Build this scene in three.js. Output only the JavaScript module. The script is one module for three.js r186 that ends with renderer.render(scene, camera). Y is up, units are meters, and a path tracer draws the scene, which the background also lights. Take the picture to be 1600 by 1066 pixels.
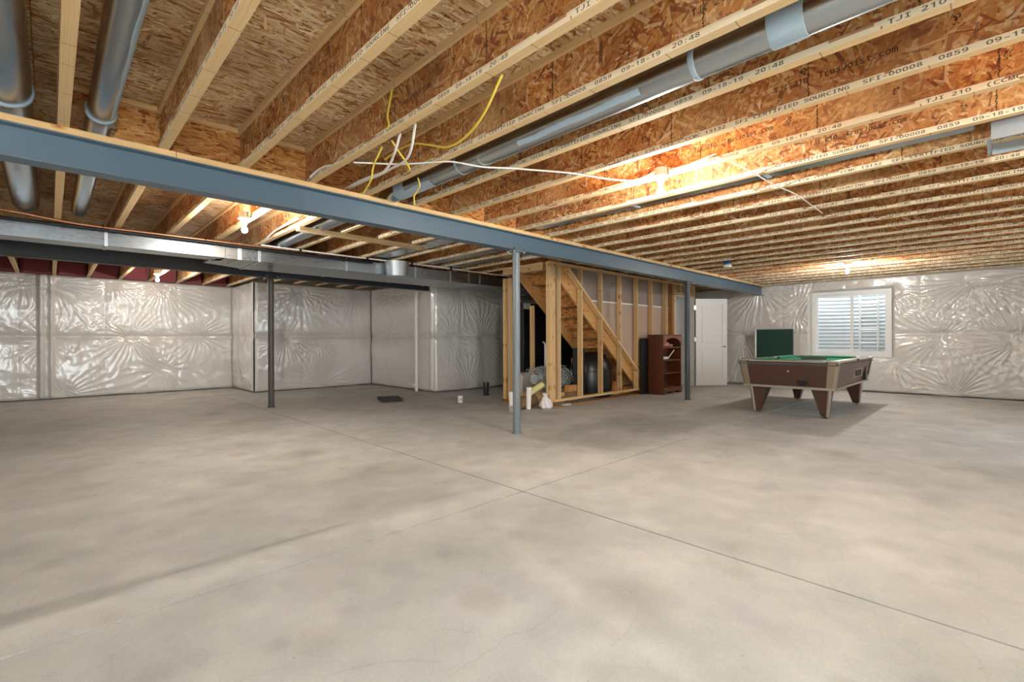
import * as THREE from 'three';
import { mergeGeometries } from 'three/addons/utils/BufferGeometryUtils.js';
import { RoundedBoxGeometry } from 'three/addons/geometries/RoundedBoxGeometry.js';

// ───────────────────────── camera, sky, light, exposure ─────────────────────────
const scene = new THREE.Scene();
const EYE = 1.095;
const camera = new THREE.PerspectiveCamera(2 * Math.atan(533 / 741) * 180 / Math.PI, 1600 / 1066, 0.05, 120);
camera.rotation.order = 'YXZ';
camera.position.set(0, EYE, 0);
camera.rotation.set(-0.00135, -44.25 * Math.PI / 180, -0.2 * Math.PI / 180);
scene.add(camera);
scene.background = new THREE.Color().setRGB(0.87, 0.95, 1.0);
scene.backgroundIntensity = 12;
const LAMP_COLOR = new THREE.Color().setRGB(1.0, 0.96, 0.89);
const LAMP_POWER = 6.2;
const renderer = new THREE.WebGLRenderer({ antialias: true });
renderer.toneMapping = THREE.LinearToneMapping;
renderer.toneMappingExposure = 1.14;
renderer.shadowMap.enabled = true;

// ───────────────────────── helpers ─────────────────────────
function rngOf(seed) { let a = seed >>> 0; return () => { a = (a + 0x6D2B79F5) | 0; let t = Math.imul(a ^ (a >>> 15), 1 | a); t = (t + Math.imul(t ^ (t >>> 7), 61 | t)) ^ t; return ((t ^ (t >>> 14)) >>> 0) / 4294967296; }; }
const rnd = rngOf(20190918);
const used = {};
function numbered(n) { used[n] = (used[n] ?? -1) + 1; return used[n] ? `${n}_${String(used[n]).padStart(3, '0')}` : n; }
function thing(name, label, category, pos = [0, 0, 0], turn = 0, group) {
  const o = new THREE.Group(); o.name = numbered(name); o.position.set(...pos); o.rotation.y = turn;
  o.userData = { label, category, kind: 'thing' }; if (group) o.userData.group = group;
  scene.add(o); return o;
}
function obj(name, geos, mat, parent = scene, label) {
  const g = Array.isArray(geos) ? (geos.length > 1 ? mergeGeometries(geos.map((q) => { const p = q.index ? q.toNonIndexed() : q; for (const k of Object.keys(p.attributes)) if (!['position', 'normal', 'uv'].includes(k)) p.deleteAttribute(k); return p; })) : geos[0]) : geos;
  const m = new THREE.Mesh(g, mat); m.name = parent === scene ? numbered(name) : name; m.castShadow = m.receiveShadow = true;
  if (label) m.userData.label = label; parent.add(m); return m;
}
function single(name, geos, mat, label, category, group) { const m = obj(name, geos, mat); m.userData = { label, category, kind: 'thing' }; if (group) m.userData.group = group; return m; }
function structure(name, geos, mat) { const m = obj(name, geos, mat); m.userData.kind = 'structure'; return m; }
// box with uv in metres; g = grain axis (runs along u)
function box(w, h, d, x = 0, y = 0, z = 0, g = 'x', off) {
  const b = new THREE.BoxGeometry(w, h, d), p = b.attributes.position, n = b.attributes.normal, uv = b.attributes.uv;
  const ou = off ? off[0] : rnd() * 7, ov = off ? off[1] : rnd() * 7, gi = 'xyz'.indexOf(g);
  for (let i = 0; i < p.count; i++) {
    const P = [p.getX(i), p.getY(i), p.getZ(i)], N = [Math.abs(n.getX(i)), Math.abs(n.getY(i)), Math.abs(n.getZ(i))];
    const ni = N.indexOf(Math.max(...N)); const rest = [0, 1, 2].filter((k) => k !== ni);
    let ui = gi === ni ? rest[0] : gi, vi = rest.find((k) => k !== ui);
    uv.setXY(i, P[ui] + ou, P[vi] + ov);
  }
  return b.translate(x, y, z);
}
const span = (x0, x1, y0, y1, z0, z1, g = 'x', off) => box(x1 - x0, y1 - y0, z1 - z0, (x0 + x1) / 2, (y0 + y1) / 2, (z0 + z1) / 2, g, off);
function tube(pts, r, seg = 8, radial = 7) { return new THREE.TubeGeometry(new THREE.CatmullRomCurve3(pts.map((p) => new THREE.Vector3(...p)), false, 'centripetal'), (pts.length - 1) * seg, r, radial, false); }
function rod(a, b, r, radial = 10, r2 = r) {
  const A = new THREE.Vector3(...a), B = new THREE.Vector3(...b), d = B.clone().sub(A), g = new THREE.CylinderGeometry(r2, r, d.length(), radial);
  g.applyQuaternion(new THREE.Quaternion().setFromUnitVectors(new THREE.Vector3(0, 1, 0), d.clone().normalize())); const c = A.add(B).multiplyScalar(.5); return g.translate(c.x, c.y, c.z);
}
// polygon in a plane, extruded: pts in (a,b); plane 'xy' extrudes along z, 'zy' along x
function prism(pts, t, plane = 'xy', at = 0, holes = [], bevel = 0) {
  const s = new THREE.Shape(pts.map((p) => new THREE.Vector2(...p))); for (const h of holes) s.holes.push(new THREE.Path(h.map((p) => new THREE.Vector2(...p))));
  const g = new THREE.ExtrudeGeometry(s, { depth: t - 2 * bevel, bevelEnabled: bevel > 0, bevelSize: bevel, bevelThickness: bevel, bevelOffset: -bevel, bevelSegments: 2, curveSegments: 24 });
  g.translate(0, 0, bevel);
  if (plane === 'zy') { const p = g.attributes.position, n = g.attributes.normal; for (let i = 0; i < p.count; i++) { const a = p.getX(i), c = p.getZ(i); p.setX(i, c); p.setZ(i, a); const na = n.getX(i), nc = n.getZ(i); n.setX(i, nc); n.setZ(i, na); }
    const arrs = ['position', 'normal', 'uv'].map((k) => g.attributes[k]); for (const A of arrs) { const s2 = A.itemSize; for (let i = 0; i + 2 < A.count; i += 3) for (let k = 0; k < s2; k++) { const t0 = A.array[(i + 1) * s2 + k]; A.array[(i + 1) * s2 + k] = A.array[(i + 2) * s2 + k]; A.array[(i + 2) * s2 + k] = t0; } }
    return g.translate(at, 0, 0); }
  return g.translate(0, 0, at);
}
const circle = (cx, cy, r, n = 32, r2 = r) => Array.from({ length: n }, (_, i) => [cx + r * Math.cos(i / n * 6.28318), cy + r2 * Math.sin(i / n * 6.28318)]);
function lathe(pts, n = 28) { return new THREE.LatheGeometry(pts.map((p) => new THREE.Vector2(...p)), n); }
// value noise, optionally periodic
const HASH = (() => { const r = rngOf(77), a = new Float32Array(65536); for (let i = 0; i < a.length; i++) a[i] = r(); return a; })();
function vnoise(x, y, per = 0) {
  let xi = Math.floor(x), yi = Math.floor(y); const fx = x - xi, fy = y - yi, sx = fx * fx * (3 - 2 * fx), sy = fy * fy * (3 - 2 * fy);
  const m = (v) => per ? ((v % per) + per) % per : v & 255; const h = (a, b) => HASH[((m(a) & 255) * 256 + (m(b) & 255)) & 65535];
  const a = h(xi, yi), b = h(xi + 1, yi), c = h(xi, yi + 1), d = h(xi + 1, yi + 1);
  return a + (b - a) * sx + (c - a) * sy + (a - b - c + d) * sx * sy;
}
function fbm(x, y, o = 4, per = 0) { let s = 0, a = .5, f = 1, t = 0; for (let i = 0; i < o; i++) { s += a * vnoise(x * f + i * 17, y * f + i * 31, per ? per * f : 0); t += a; a *= .5; f *= 2; } return s / t; }
const clamp = (v, a = 0, b = 1) => Math.max(a, Math.min(b, v)), smooth = (a, b, v) => { const t = clamp((v - a) / (b - a)); return t * t * (3 - 2 * t); };

// ───────────────────────── textures ─────────────────────────
function canvasTex(w, h, draw, W, H) {
  const c = document.createElement('canvas'); c.width = w; c.height = h; draw(c.getContext('2d'), w, h);
  const t = new THREE.CanvasTexture(c); t.colorSpace = THREE.SRGBColorSpace; t.wrapS = t.wrapT = THREE.RepeatWrapping; t.magFilter = THREE.LinearFilter; t.repeat.set(1 / W, 1 / H); return t;
}
function dataTex(n, fn, W, srgb = true) {
  const a = new Uint8Array(n * n * 4); for (let y = 0; y < n; y++) for (let x = 0; x < n; x++) { const c = fn(x / n, y / n), i = (y * n + x) * 4; if (typeof c === 'number') a[i] = a[i + 1] = a[i + 2] = clamp(c, 0, 255); else { a[i] = clamp(c[0], 0, 255); a[i + 1] = clamp(c[1], 0, 255); a[i + 2] = clamp(c[2], 0, 255); } a[i + 3] = 255; }
  const t = new THREE.DataTexture(a, n, n); t.wrapS = t.wrapT = THREE.RepeatWrapping; t.magFilter = THREE.LinearFilter; t.minFilter = THREE.LinearFilter; if (srgb) t.colorSpace = THREE.SRGBColorSpace; t.repeat.set(1 / W, 1 / W); t.needsUpdate = true; return t;
}
function drawOSB(c, w, h, px, seed, pal, base, bias) { // px = metres per pixel; bias: strands mostly along u
  const r = rngOf(seed); c.fillStyle = base; c.fillRect(0, 0, w, h);
  const n = Math.round(w * h * px * px / (.075 * .017) * 3.0);
  for (let i = 0; i < n; i++) {
    const L = (.035 + .11 * r() * r() + .03 * r()) / px, W = (.007 + .022 * r() * r() + .006 * r()) / px, x = r() * w, y = r() * h;
    const a = bias ? (r() - .5) * (r() < .75 ? .7 : 3.1) : r() * Math.PI, col = pal[Math.floor(Math.pow(r(), 1.15) * pal.length)];
    for (const dx of [0, x < L ? w : x > w - L ? -w : null]) for (const dy of [0, y < L ? h : y > h - L ? -h : null]) {
      if (dx === null || dy === null) continue;
      c.save(); c.translate(x + dx, y + dy); c.rotate(a); c.globalAlpha = .55 + .4 * r(); c.fillStyle = col; c.beginPath();
      c.moveTo(-L / 2, -W / 2 * (.4 + r() * .6)); c.lineTo(L / 2 * (.8 + .2 * r()), -W / 2); c.lineTo(L / 2, W / 2 * (.3 + .7 * r())); c.lineTo(-L / 2 * (.8 + .2 * r()), W / 2); c.closePath(); c.fill();
      c.globalAlpha = .3; c.strokeStyle = r() < .55 ? '#4a2a12' : '#f0d3a0'; c.lineWidth = .8; c.beginPath(); for (let k = 0; k < 3; k++) { const yy = (r() - .5) * W * .8; c.moveTo(-L * .45, yy); c.lineTo(L * .45, yy + (r() - .5) * 2); } c.stroke(); c.restore();
    }
  }
  for (let i = 0; i < 26; i++) { const x = r() * w, y = r() * h, R = (.1 + .3 * r()) / px; for (const dx of [0, w, -w]) { const g = c.createRadialGradient(x + dx, y, 0, x + dx, y, R); const d = r() < .5 ? '96,52,20' : '240,214,160'; g.addColorStop(0, `rgba(${d},.2)`); g.addColorStop(1, `rgba(${d},0)`); c.fillStyle = g; c.fillRect(x + dx - R, y - R, 2 * R, 2 * R); } }
  c.globalAlpha = 1;
}
const WEBPAL = ['#dc9e5c', '#cc8443', '#e4b26e', '#ba6a30', '#f2d4a0', '#cc8a46', '#f8dfb2', '#aa5a2a', '#c47c3c', '#803c1e', '#e8bc7c', '#622c16', '#984a22', '#8a4020', '#d69450'];
const WEBLEN = 2.4, WEBH = .3;
function webTex(seed, texts) {
  return canvasTex(2048, 256, (c, w, h) => {
    drawOSB(c, w, h, WEBLEN / w, seed, WEBPAL, '#bc7638', false);
    const r = rngOf(seed + 5), m = w / WEBLEN; c.fillStyle = '#241509';
    for (const [u, v, s, size] of texts) { c.save(); c.globalAlpha = .85; c.font = `bold ${Math.round(size * m)}px monospace`; c.translate(u * m, h - v * m); c.rotate((r() - .5) * .01); c.fillText(s, 0, 0); c.restore(); }
    for (const u of [.35, 1.2, 1.95]) { c.globalAlpha = .85; for (let y = 0; y < h; y += 3) c.fillRect(u * m + (r() - .5) * 5, y, 2 + 5 * r(), 3); c.globalAlpha = 1; }
    for (let k = 0; k < 3; k++) { const x = r() * w, y = 60 + r() * 110; c.globalAlpha = .6; for (let q = 0; q < 26; q++) c.fillRect(x + r() * 26, y + r() * 40, 2 + 6 * r(), 2 + 5 * r()); c.globalAlpha = 1; }
  }, WEBLEN, WEBH);
}
const webMats = [webTex(11, [[.18, .125, 'TJI 210', .041], [.4, .125, 'TrusJoist.com', .043]]), webTex(29, [[1.15, .12, 'TJI 210', .041], [1.37, .12, 'TrusJoist.com', .042]]), webTex(53, [[.25, .12, 'TJI 210', .041], [.47, .12, 'TrusJoist.com', .042], [1.6, .16, 'TJI 210', .03]])].map((map) => new THREE.MeshStandardMaterial({ map, roughness: .78 }));
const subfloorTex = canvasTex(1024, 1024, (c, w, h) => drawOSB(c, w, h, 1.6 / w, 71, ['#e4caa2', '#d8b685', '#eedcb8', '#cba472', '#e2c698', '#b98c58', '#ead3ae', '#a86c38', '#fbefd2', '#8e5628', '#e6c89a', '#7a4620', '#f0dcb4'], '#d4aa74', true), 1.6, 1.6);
const M = {};
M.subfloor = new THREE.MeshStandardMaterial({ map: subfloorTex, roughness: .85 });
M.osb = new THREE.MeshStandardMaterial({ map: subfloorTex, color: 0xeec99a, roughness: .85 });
// flange: bottom three quarters plain lumber grain, top quarter carries the stamped line
const FLEN = 3.1, STAMP = 'TJI 210  (CCMC 13132-R)  ESR-1153 - CCMC 13132  SFI CERTIFIED SOURCING  SFI-00008  0859  09-18-19  20:48'; let stampU = () => 0;
const flangeTex = canvasTex(2048, 128, (c, w, h) => {
  const r = rngOf(5); c.fillStyle = '#dcbc8a'; c.fillRect(0, 0, w, h);
  for (let i = 0; i < 900; i++) { c.globalAlpha = .08 + .16 * r(); c.fillStyle = ['#b98d55', '#f0dcb4', '#a8763f', '#e9cf9f'][Math.floor(r() * 4)]; c.fillRect(r() * w, r() * h, 60 + 400 * r(), .6 + 1.5 * r()); }
  c.globalAlpha = 1; c.fillStyle = '#e9d9b8'; c.fillRect(0, 0, w, 34); for (let i = 0; i < 140; i++) { c.globalAlpha = .15; c.fillStyle = r() < .5 ? '#c9a878' : '#fff4dc'; c.fillRect(r() * w, r() * 34, 80 + 300 * r(), 1); }
  for (let i = 0; i < 7; i++) { c.globalAlpha = .6; c.fillStyle = '#8a4f28'; c.fillRect(r() * w, r() < .5 ? 0 : 22, 20 + 90 * r(), 12); }
  for (let k = 0; k < 9; k++) { c.globalAlpha = .55; c.fillStyle = '#6a4a2c'; c.fillRect((k + .2 + .5 * r()) * w / 9, 38, 3, 90); }
  c.globalAlpha = .74; c.fillStyle = '#2e2823'; c.font = 'bold 23px monospace'; const mw = c.measureText(STAMP).width, sx = Math.min(1.25, (w - 50) / mw); stampU = (k) => sx * (8 + mw * k / STAMP.length) / w; c.save(); c.scale(sx, 1); c.fillText(STAMP, 8, 25); c.restore(); c.globalAlpha = 1;
}, 1, 1);
M.flange = new THREE.MeshStandardMaterial({ map: flangeTex, roughness: .7 });
const lumberTex = canvasTex(1024, 512, (c, w, h) => {
  const r = rngOf(8); c.fillStyle = '#dcc5a0'; c.fillRect(0, 0, w, h);
  for (let i = 0; i < 1500; i++) { c.globalAlpha = .06 + .12 * r(); c.fillStyle = ['#bd9463', '#efdcb8', '#ab8050', '#e6cda2'][Math.floor(r() * 4)]; const y = r() * h; c.fillRect(r() * w - 200, y, 120 + 600 * r(), .7 + 2.4 * r()); }
  for (let i = 0; i < 22; i++) { const x = r() * w, y = r() * h, s = 3 + 6 * r(); for (let k = 5; k > 0; k--) { c.globalAlpha = .25; c.fillStyle = k < 3 ? '#5e3718' : '#a8733c'; c.beginPath(); c.ellipse(x, y, s * k * .75, s * k * .4, 0, 0, 7); c.fill(); } }
  c.globalAlpha = 1;
}, 2.0, .9);
const lumber = (hex, rough = .75) => new THREE.MeshStandardMaterial({ map: lumberTex, color: hex, roughness: rough });
M.pine = lumber(0xfff0d8); M.pineB = lumber(0xf2dfc4); M.pineC = lumber(0xe6dac8); M.stringer = lumber(0xf0cfa0); M.treated = lumber(0xb9916c); M.plate = lumber(0xfff0d4); M.greyPine = lumber(0xf2ece0);
const PINES = [M.pine, M.pineB, M.pineC];
// concrete: fine tile (3.5 m), broad tone in vertex colours
const concreteTex = canvasTex(1536, 1536, (c, w, h) => {
  const r = rngOf(91), m = w / 3.6; c.fillStyle = '#e0ddd7'; c.fillRect(0, 0, w, h);
  const wrap = (x, y, R, f) => { for (const dx of [0, x < R ? w : x > w - R ? -w : null]) for (const dy of [0, y < R ? h : y > h - R ? -h : null]) if (dx !== null && dy !== null) f(x + dx, y + dy); };
  for (let i = 0; i < 120; i++) { const R = (.04 + .3 * r() * r()) * m, al = .07 + .13 * r(), q = r(), col = q < .42 ? '150,142,128' : q < .5 ? '168,150,130' : q < .62 ? '176,184,172' : '246,243,236'; wrap(r() * w, r() * h, R, (x, y) => { const g = c.createRadialGradient(x, y, 0, x, y, R); g.addColorStop(0, `rgba(${col},${al})`); g.addColorStop(.6, `rgba(${col},${al * .6})`); g.addColorStop(1, `rgba(${col},0)`); c.fillStyle = g; c.fillRect(x - R, y - R, 2 * R, 2 * R); }); }
  for (let i = 0; i < 1500; i++) { const R = (.08 + .5 * r()) * m, a = r() * 6.28, l = .12 + .7 * r(), lw = .7 + 4.5 * r() * r(), al = .03 + .05 * r(), col = r() < .5 ? '126,118,106' : '252,250,244'; wrap(r() * w, r() * h, R + 8, (x, y) => { c.strokeStyle = `rgba(${col},${al})`; c.lineWidth = lw; c.beginPath(); c.arc(x, y, R, a, a + l); c.stroke(); }); }
  for (let i = 0; i < 1400; i++) { const R = .6 + 1.5 * r() * r(); wrap(r() * w, r() * h, 4, (x, y) => { c.fillStyle = `rgba(${r() < .6 ? '110,100,88' : '255,255,250'},${.12 + .2 * r()})`; c.beginPath(); c.ellipse(x, y, R, R * (.5 + r()), r() * 3, 0, 7); c.fill(); }); }
  const im = c.getImageData(0, 0, w, h), D = im.data; for (let y = 0; y < h; y++) for (let x = 0; x < w; x++) { const u = x / w, v = y / h, q = fbm(u * 9, v * 9, 6, 9), q2 = fbm(u * 24 + 3, v * 24 + 7, 4, 24), e = smooth(.46, .5, fbm(u * 6 + 2, v * 6 + 1, 6, 6)) - .5, k = 1 + (q - .5) * .12 + (q2 - .5) * .12 + e * .025 + (vnoise(u * 768, v * 768, 768) - .5) * .05, o = (y * w + x) * 4; D[o] *= k; D[o + 1] *= k * (1 - (q - .5) * .02); D[o + 2] *= k * (1 - (q2 - .5) * .04); } c.putImageData(im, 0, 0);
  for (let i = 0; i < 4; i++) { let x = r() * w, y = r() * h, a = r() * 6.28; c.strokeStyle = 'rgba(120,110,98,.28)'; c.lineWidth = .9; c.beginPath(); c.moveTo(x, y); for (let k = 0; k < 26; k++) { a += (r() - .5) * .8; x += Math.cos(a) * 9; y += Math.sin(a) * 9; c.lineTo(x, y); } c.stroke(); }
}, 3.6, 3.6);
const concreteBump = dataTex(512, (u, v) => 128 + (fbm(u * 24, v * 24, 5, 24) - .5) * 160, 2.1, false);
M.concrete = new THREE.MeshStandardMaterial({ map: concreteTex, vertexColors: true, roughness: .62, bumpMap: concreteBump, bumpScale: .0012 });
M.concreteWall = new THREE.MeshStandardMaterial({ map: concreteTex, color: 0xb9b4aa, roughness: .9 });
M.gap = new THREE.MeshStandardMaterial({ color: 0x3c3732, roughness: .95 });
M.steel = new THREE.MeshPhysicalMaterial({ color: 0x4d6576, roughness: .42, metalness: .0, clearcoat: .25, clearcoatRoughness: .35 });
M.steelDark = new THREE.MeshStandardMaterial({ color: 0x2c3236, roughness: .5 });
M.columnGrey = new THREE.MeshStandardMaterial({ color: 0x727c82, roughness: .42, metalness: .15 });
M.columnDark = new THREE.MeshStandardMaterial({ color: 0x4a4845, roughness: .5 });
M.columnSlate = new THREE.MeshStandardMaterial({ color: 0x434b53, roughness: .5 });
const spangle = dataTex(256, (u, v) => 62 + 22 * vnoise(u * 40, v * 40, 40) + 14 * vnoise(u * 90, v * 90, 90), .6, false);
M.galv = new THREE.MeshStandardMaterial({ color: 0xc3cbd0, metalness: .95, roughness: .5, roughnessMap: null });
M.galvDuct = new THREE.MeshStandardMaterial({ color: 0xb4bcc2, metalness: 1, roughness: .27 });
M.galvTrunk = new THREE.MeshStandardMaterial({ color: 0x999fa2, metalness: 1, roughness: 1, roughnessMap: spangle });
M.mastic = new THREE.MeshStandardMaterial({ color: 0x9fb1bd, roughness: .6 });
M.copper = new THREE.MeshStandardMaterial({ color: 0xc98f6c, metalness: .85, roughness: .38 });
M.blackIron = new THREE.MeshStandardMaterial({ color: 0x16161a, roughness: .55 });
M.whitePlastic = new THREE.MeshStandardMaterial({ color: 0xe9e6de, roughness: .45 });
M.porcelain = new THREE.MeshPhysicalMaterial({ color: 0xf2f0ea, roughness: .25, clearcoat: .5 });
M.blueBox = new THREE.MeshStandardMaterial({ color: 0x2a5d92, roughness: .5 });
M.greyBox = new THREE.MeshStandardMaterial({ color: 0xb9b7b0, roughness: .6 });
M.yellowCable = new THREE.MeshStandardMaterial({ color: 0xe9d04e, roughness: .5 });
M.whiteCable = new THREE.MeshStandardMaterial({ color: 0xeeece6, roughness: .5 });
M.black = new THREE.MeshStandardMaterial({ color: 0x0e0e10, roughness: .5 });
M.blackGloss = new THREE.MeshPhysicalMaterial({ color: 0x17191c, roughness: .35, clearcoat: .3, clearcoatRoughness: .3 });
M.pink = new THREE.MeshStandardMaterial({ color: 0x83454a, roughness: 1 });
M.poly = new THREE.MeshPhysicalMaterial({ color: 0xd6d3ce, roughness: .3, specularIntensity: 1, clearcoat: 1, clearcoatRoughness: .13, ior: 1.55 });
M.drywallBack = new THREE.MeshStandardMaterial({ color: 0xb39c8b, roughness: .9, bumpMap: concreteBump, bumpScale: .0004 });
M.drywallTop = new THREE.MeshStandardMaterial({ color: 0x8d7f76, roughness: .9 });
M.whitePaint = new THREE.MeshStandardMaterial({ color: 0xe6e5e0, roughness: .5 });
M.doorPaint = new THREE.MeshPhysicalMaterial({ color: 0xdfdeda, roughness: .38, clearcoat: .2, clearcoatRoughness: .4 });
M.nickel = new THREE.MeshStandardMaterial({ color: 0xa9a6a0, metalness: .95, roughness: .35 });
M.vinyl = new THREE.MeshStandardMaterial({ color: 0xe8ebec, roughness: .4 });
M.glass = new THREE.MeshPhysicalMaterial({ color: 0xffffff, transmission: 1, thickness: 0, roughness: .02, ior: 1.45 });
const darkWoodTex = canvasTex(512, 512, (c, w, h) => { const r = rngOf(31); c.fillStyle = '#6b3a1c'; c.fillRect(0, 0, w, h); for (let i = 0; i < 900; i++) { c.globalAlpha = .1 + .12 * r(); c.fillStyle = ['#4a2410', '#8a5028', '#5a2e14', '#7a4522'][Math.floor(r() * 4)]; c.fillRect(r() * w - 100, r() * h, 100 + 400 * r(), .6 + 2 * r()); } c.globalAlpha = 1; }, 1.2, .5);
M.cherry = new THREE.MeshPhysicalMaterial({ map: darkWoodTex, color: 0xd8c4b4, roughness: .42, clearcoat: .25, clearcoatRoughness: .3 });
M.cherryEdge = new THREE.MeshStandardMaterial({ map: darkWoodTex, color: 0xffffff, roughness: .35 });
const laminateTex = canvasTex(512, 512, (c, w, h) => { const r = rngOf(37); c.fillStyle = '#4d3026'; c.fillRect(0, 0, w, h); for (let i = 0; i < 2600; i++) { c.globalAlpha = .12; c.fillStyle = ['#2f1a13', '#6b4636', '#3c231a'][Math.floor(r() * 3)]; c.fillRect(r() * w, r() * h, 6 + 50 * r(), 1 + 2 * r()); } c.globalAlpha = 1; }, 1, 1);
M.laminate = new THREE.MeshPhysicalMaterial({ map: laminateTex, roughness: .4, clearcoat: .35, clearcoatRoughness: .25 });
M.chrome = new THREE.MeshStandardMaterial({ color: 0xbcb6ac, metalness: .9, roughness: .3 });
M.cornerMetal = new THREE.MeshStandardMaterial({ color: 0xb9ab96, metalness: .95, roughness: .3 });
M.felt = new THREE.MeshStandardMaterial({ color: 0x1d7a5c, roughness: .95 });
M.greenBoard = new THREE.MeshStandardMaterial({ color: 0x0d3a30, roughness: .55 });
M.gravel = new THREE.MeshStandardMaterial({ color: 0x8d9080, roughness: 1 });
M.wellSteel = new THREE.MeshStandardMaterial({ color: 0xc2c7ca, metalness: .15, roughness: .42 });
M.rubberGrey = new THREE.MeshStandardMaterial({ color: 0xb4bdbb, metalness: .3, roughness: .5 });
M.cardboard = new THREE.MeshStandardMaterial({ color: 0x83674c, roughness: .95 });
M.yellowTube = new THREE.MeshStandardMaterial({ color: 0xd2cc8e, roughness: .7 });
M.bag = new THREE.MeshPhysicalMaterial({ color: 0xe6e0e2, roughness: .35, clearcoat: .4 });

// ───────────────────────── setting: floor, walls, ceiling ─────────────────────────
const X0 = -2.5, X1 = 12.34, ZS = 2.0, ZN = -12.72;
const JB = 2.381, SUB = JB + .302;           // joist underside, subfloor underside
const STEELB = 2.145, STEELT = 2.343;        // steel beam bottom and top
const BZ = -3.96, B2Z = -8.42;               // beam lines
{ // floor slabs with recessed control joints
  const floor = new THREE.Group(); floor.name = 'floor'; floor.userData.kind = 'structure'; scene.add(floor);
  obj('slab_base', span(X0 - .3, X1 + .3, -.16, -.014, ZN - .3, ZS + .3), M.gap, floor);
  const xs = [X0 - .2, 2.45, 5.465, X1 + .2], zs = [ZN - .2, -2.407, ZS + .2];
  const tone = (x, z) => {
    let k = .712 + (fbm(x * .5 + 13, z * .5 + 2, 5) - .5) * .1 + (fbm(x * 2.1 + 40, z * 2.1, 4) - .5) * .06 + (fbm(x * 1.2 + z * 1.2, (x - z) * 5, 3) - .5) * .05;
    const st = (fbm(x * .9 + z * .35 + 9, z * 4.2, 3) - .5) * .12; k += st;                     // trowel passes
    const j = Math.min(Math.abs(z + 2.407), 4); k += .10 * Math.exp(-Math.pow((z + 2.56) / .12, 2)) * smooth(-2, 1, 3 - x);
    const rag = fbm(x * 5 + 3, z * 16, 4) - .5, zc = z + 2.73 + rag * .07, wd = .038 + .035 * smooth(.6, -.4, x);   // damp dirty band beyond the joint
    const dirt = smooth(wd + .02, wd - .03, Math.abs(zc)) * smooth(1.6, .3, x) * (.45 + .9 * fbm(x * 9, z * 20, 3)) + .8 * smooth(.012, .004, Math.abs(z + 2.735 + .01 * Math.sin(x * 5) + rag * .03)) * smooth(.4, .7, x) * smooth(2.3, 1.6, x); k -= .2 * dirt;
    k += .05 * smooth(.09, .02, Math.abs(z + 2.6 + rag * .1)) * smooth(2.2, .8, x);
    // damp-looking patch near the grey column
    const e = (fbm(x * 3, z * 3, 3) - .5) * .5; const px = smooth(3.75, 3.95, x + e * .5) * smooth(6.6, 5.9, x + e) * smooth(-3.9, -3.6, z + e * .4) * smooth(-2.5, -2.68, z + e * .25); k -= .15 * px * (.6 + .8 * fbm(x * 4, z * 9, 3));
    k -= .1 * smooth(-4.2, -6.5, z) * smooth(2.5, 4.5, x);                                     // darker farther back, toward the stair side
    const sweep = Math.exp(-Math.pow((x - 1.55 + .25 * (z + 1)) / .06, 2)) * smooth(-2, -1.5, z) + Math.exp(-Math.pow((z + 1.03 + .1 * (x - 1.6)) / .05, 2)) * smooth(2.6, 2.2, x) * smooth(.6, 1, x); k += .06 * sweep;
    const g = fbm(x * .8 + 20, z * .8 + 3, 3) - .5; const near = smooth(4.5, 1, Math.hypot(x, z));  // cooler floor around the viewpoint: daylight tint put into the colour
    return [k * (.945 + g * .02 - near * .025), k * (.968 + near * .006), k * (.985 - g * .05 + near * .02)];
  };
  for (let i = 0; i < xs.length - 1; i++) for (let q = 0; q < zs.length - 1; q++) {
    const g2 = .0065, a = xs[i] + g2, b = xs[i + 1] - g2, c = zs[q] + g2, d = zs[q + 1] - g2, cell = a < 5 ? (d > 0 ? .03 : .045) : .07, nx = Math.ceil((b - a) / cell), nz = Math.ceil((d - c) / cell);
    const top = new THREE.PlaneGeometry(b - a, d - c, nx, nz).rotateX(-Math.PI / 2).translate((a + b) / 2, 0, (c + d) / 2);
    const skirt = [span(a, b, -.013, -.0005, c, c + .004), span(a, b, -.013, -.0005, d - .004, d), span(a, a + .004, -.013, -.0005, c, d), span(b - .004, b, -.013, -.0005, c, d)];
    const g = mergeGeometries([top, ...skirt].map((k) => k.toNonIndexed()));
    const p = g.attributes.position, col = new Float32Array(p.count * 3); for (let n = 0; n < p.count; n++) { const t = tone(p.getX(n), p.getZ(n)); col.set(t, n * 3); g.attributes.uv.setXY(n, p.getX(n), p.getZ(n)); }
    g.setAttribute('color', new THREE.BufferAttribute(col, 3)); obj('slab', g, M.concrete, floor);
  }
}
const WT = .25;
structure('wall_west', span(X0 - WT, X0, -.16, 2.95, ZN - WT, ZS + WT, 'z'), M.poly);
structure('wall_north', span(X0, 3.2 + WT, -.16, 2.95, ZN - WT, ZN), M.concreteWall);
structure('wall_jog_west', span(3.2, 3.2 + WT, -.16, 2.95, ZN, -11.17, 'z'), M.concreteWall);
structure('wall_back', span(3.2 + WT, 5.92 + WT, -.16, 2.95, -11.17 - WT, -11.17), M.concreteWall);
structure('wall_jog_east', span(5.92, 5.92 + WT, -.16, 2.95, -11.17, -8.4, 'z'), M.concreteWall);
structure('wall_mechanical', span(5.92 + WT, X1 + WT, -.16, 2.95, -8.4 - WT, -8.4), M.concreteWall);
const WIN = { z0: -2.93, z1: -1.52, y0: .74, y1: 2.13 };
structure('wall_east', [span(X1, X1 + WT, -.16, 2.95, -8.4, WIN.z0, 'z'), span(X1, X1 + WT, -.16, 2.95, WIN.z1, ZS, 'z'), span(X1, X1 + WT, -.16, WIN.y0, WIN.z0, WIN.z1, 'z'), span(X1, X1 + WT, WIN.y1, 2.95, WIN.z0, WIN.z1, 'z')], M.concreteWall);
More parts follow.
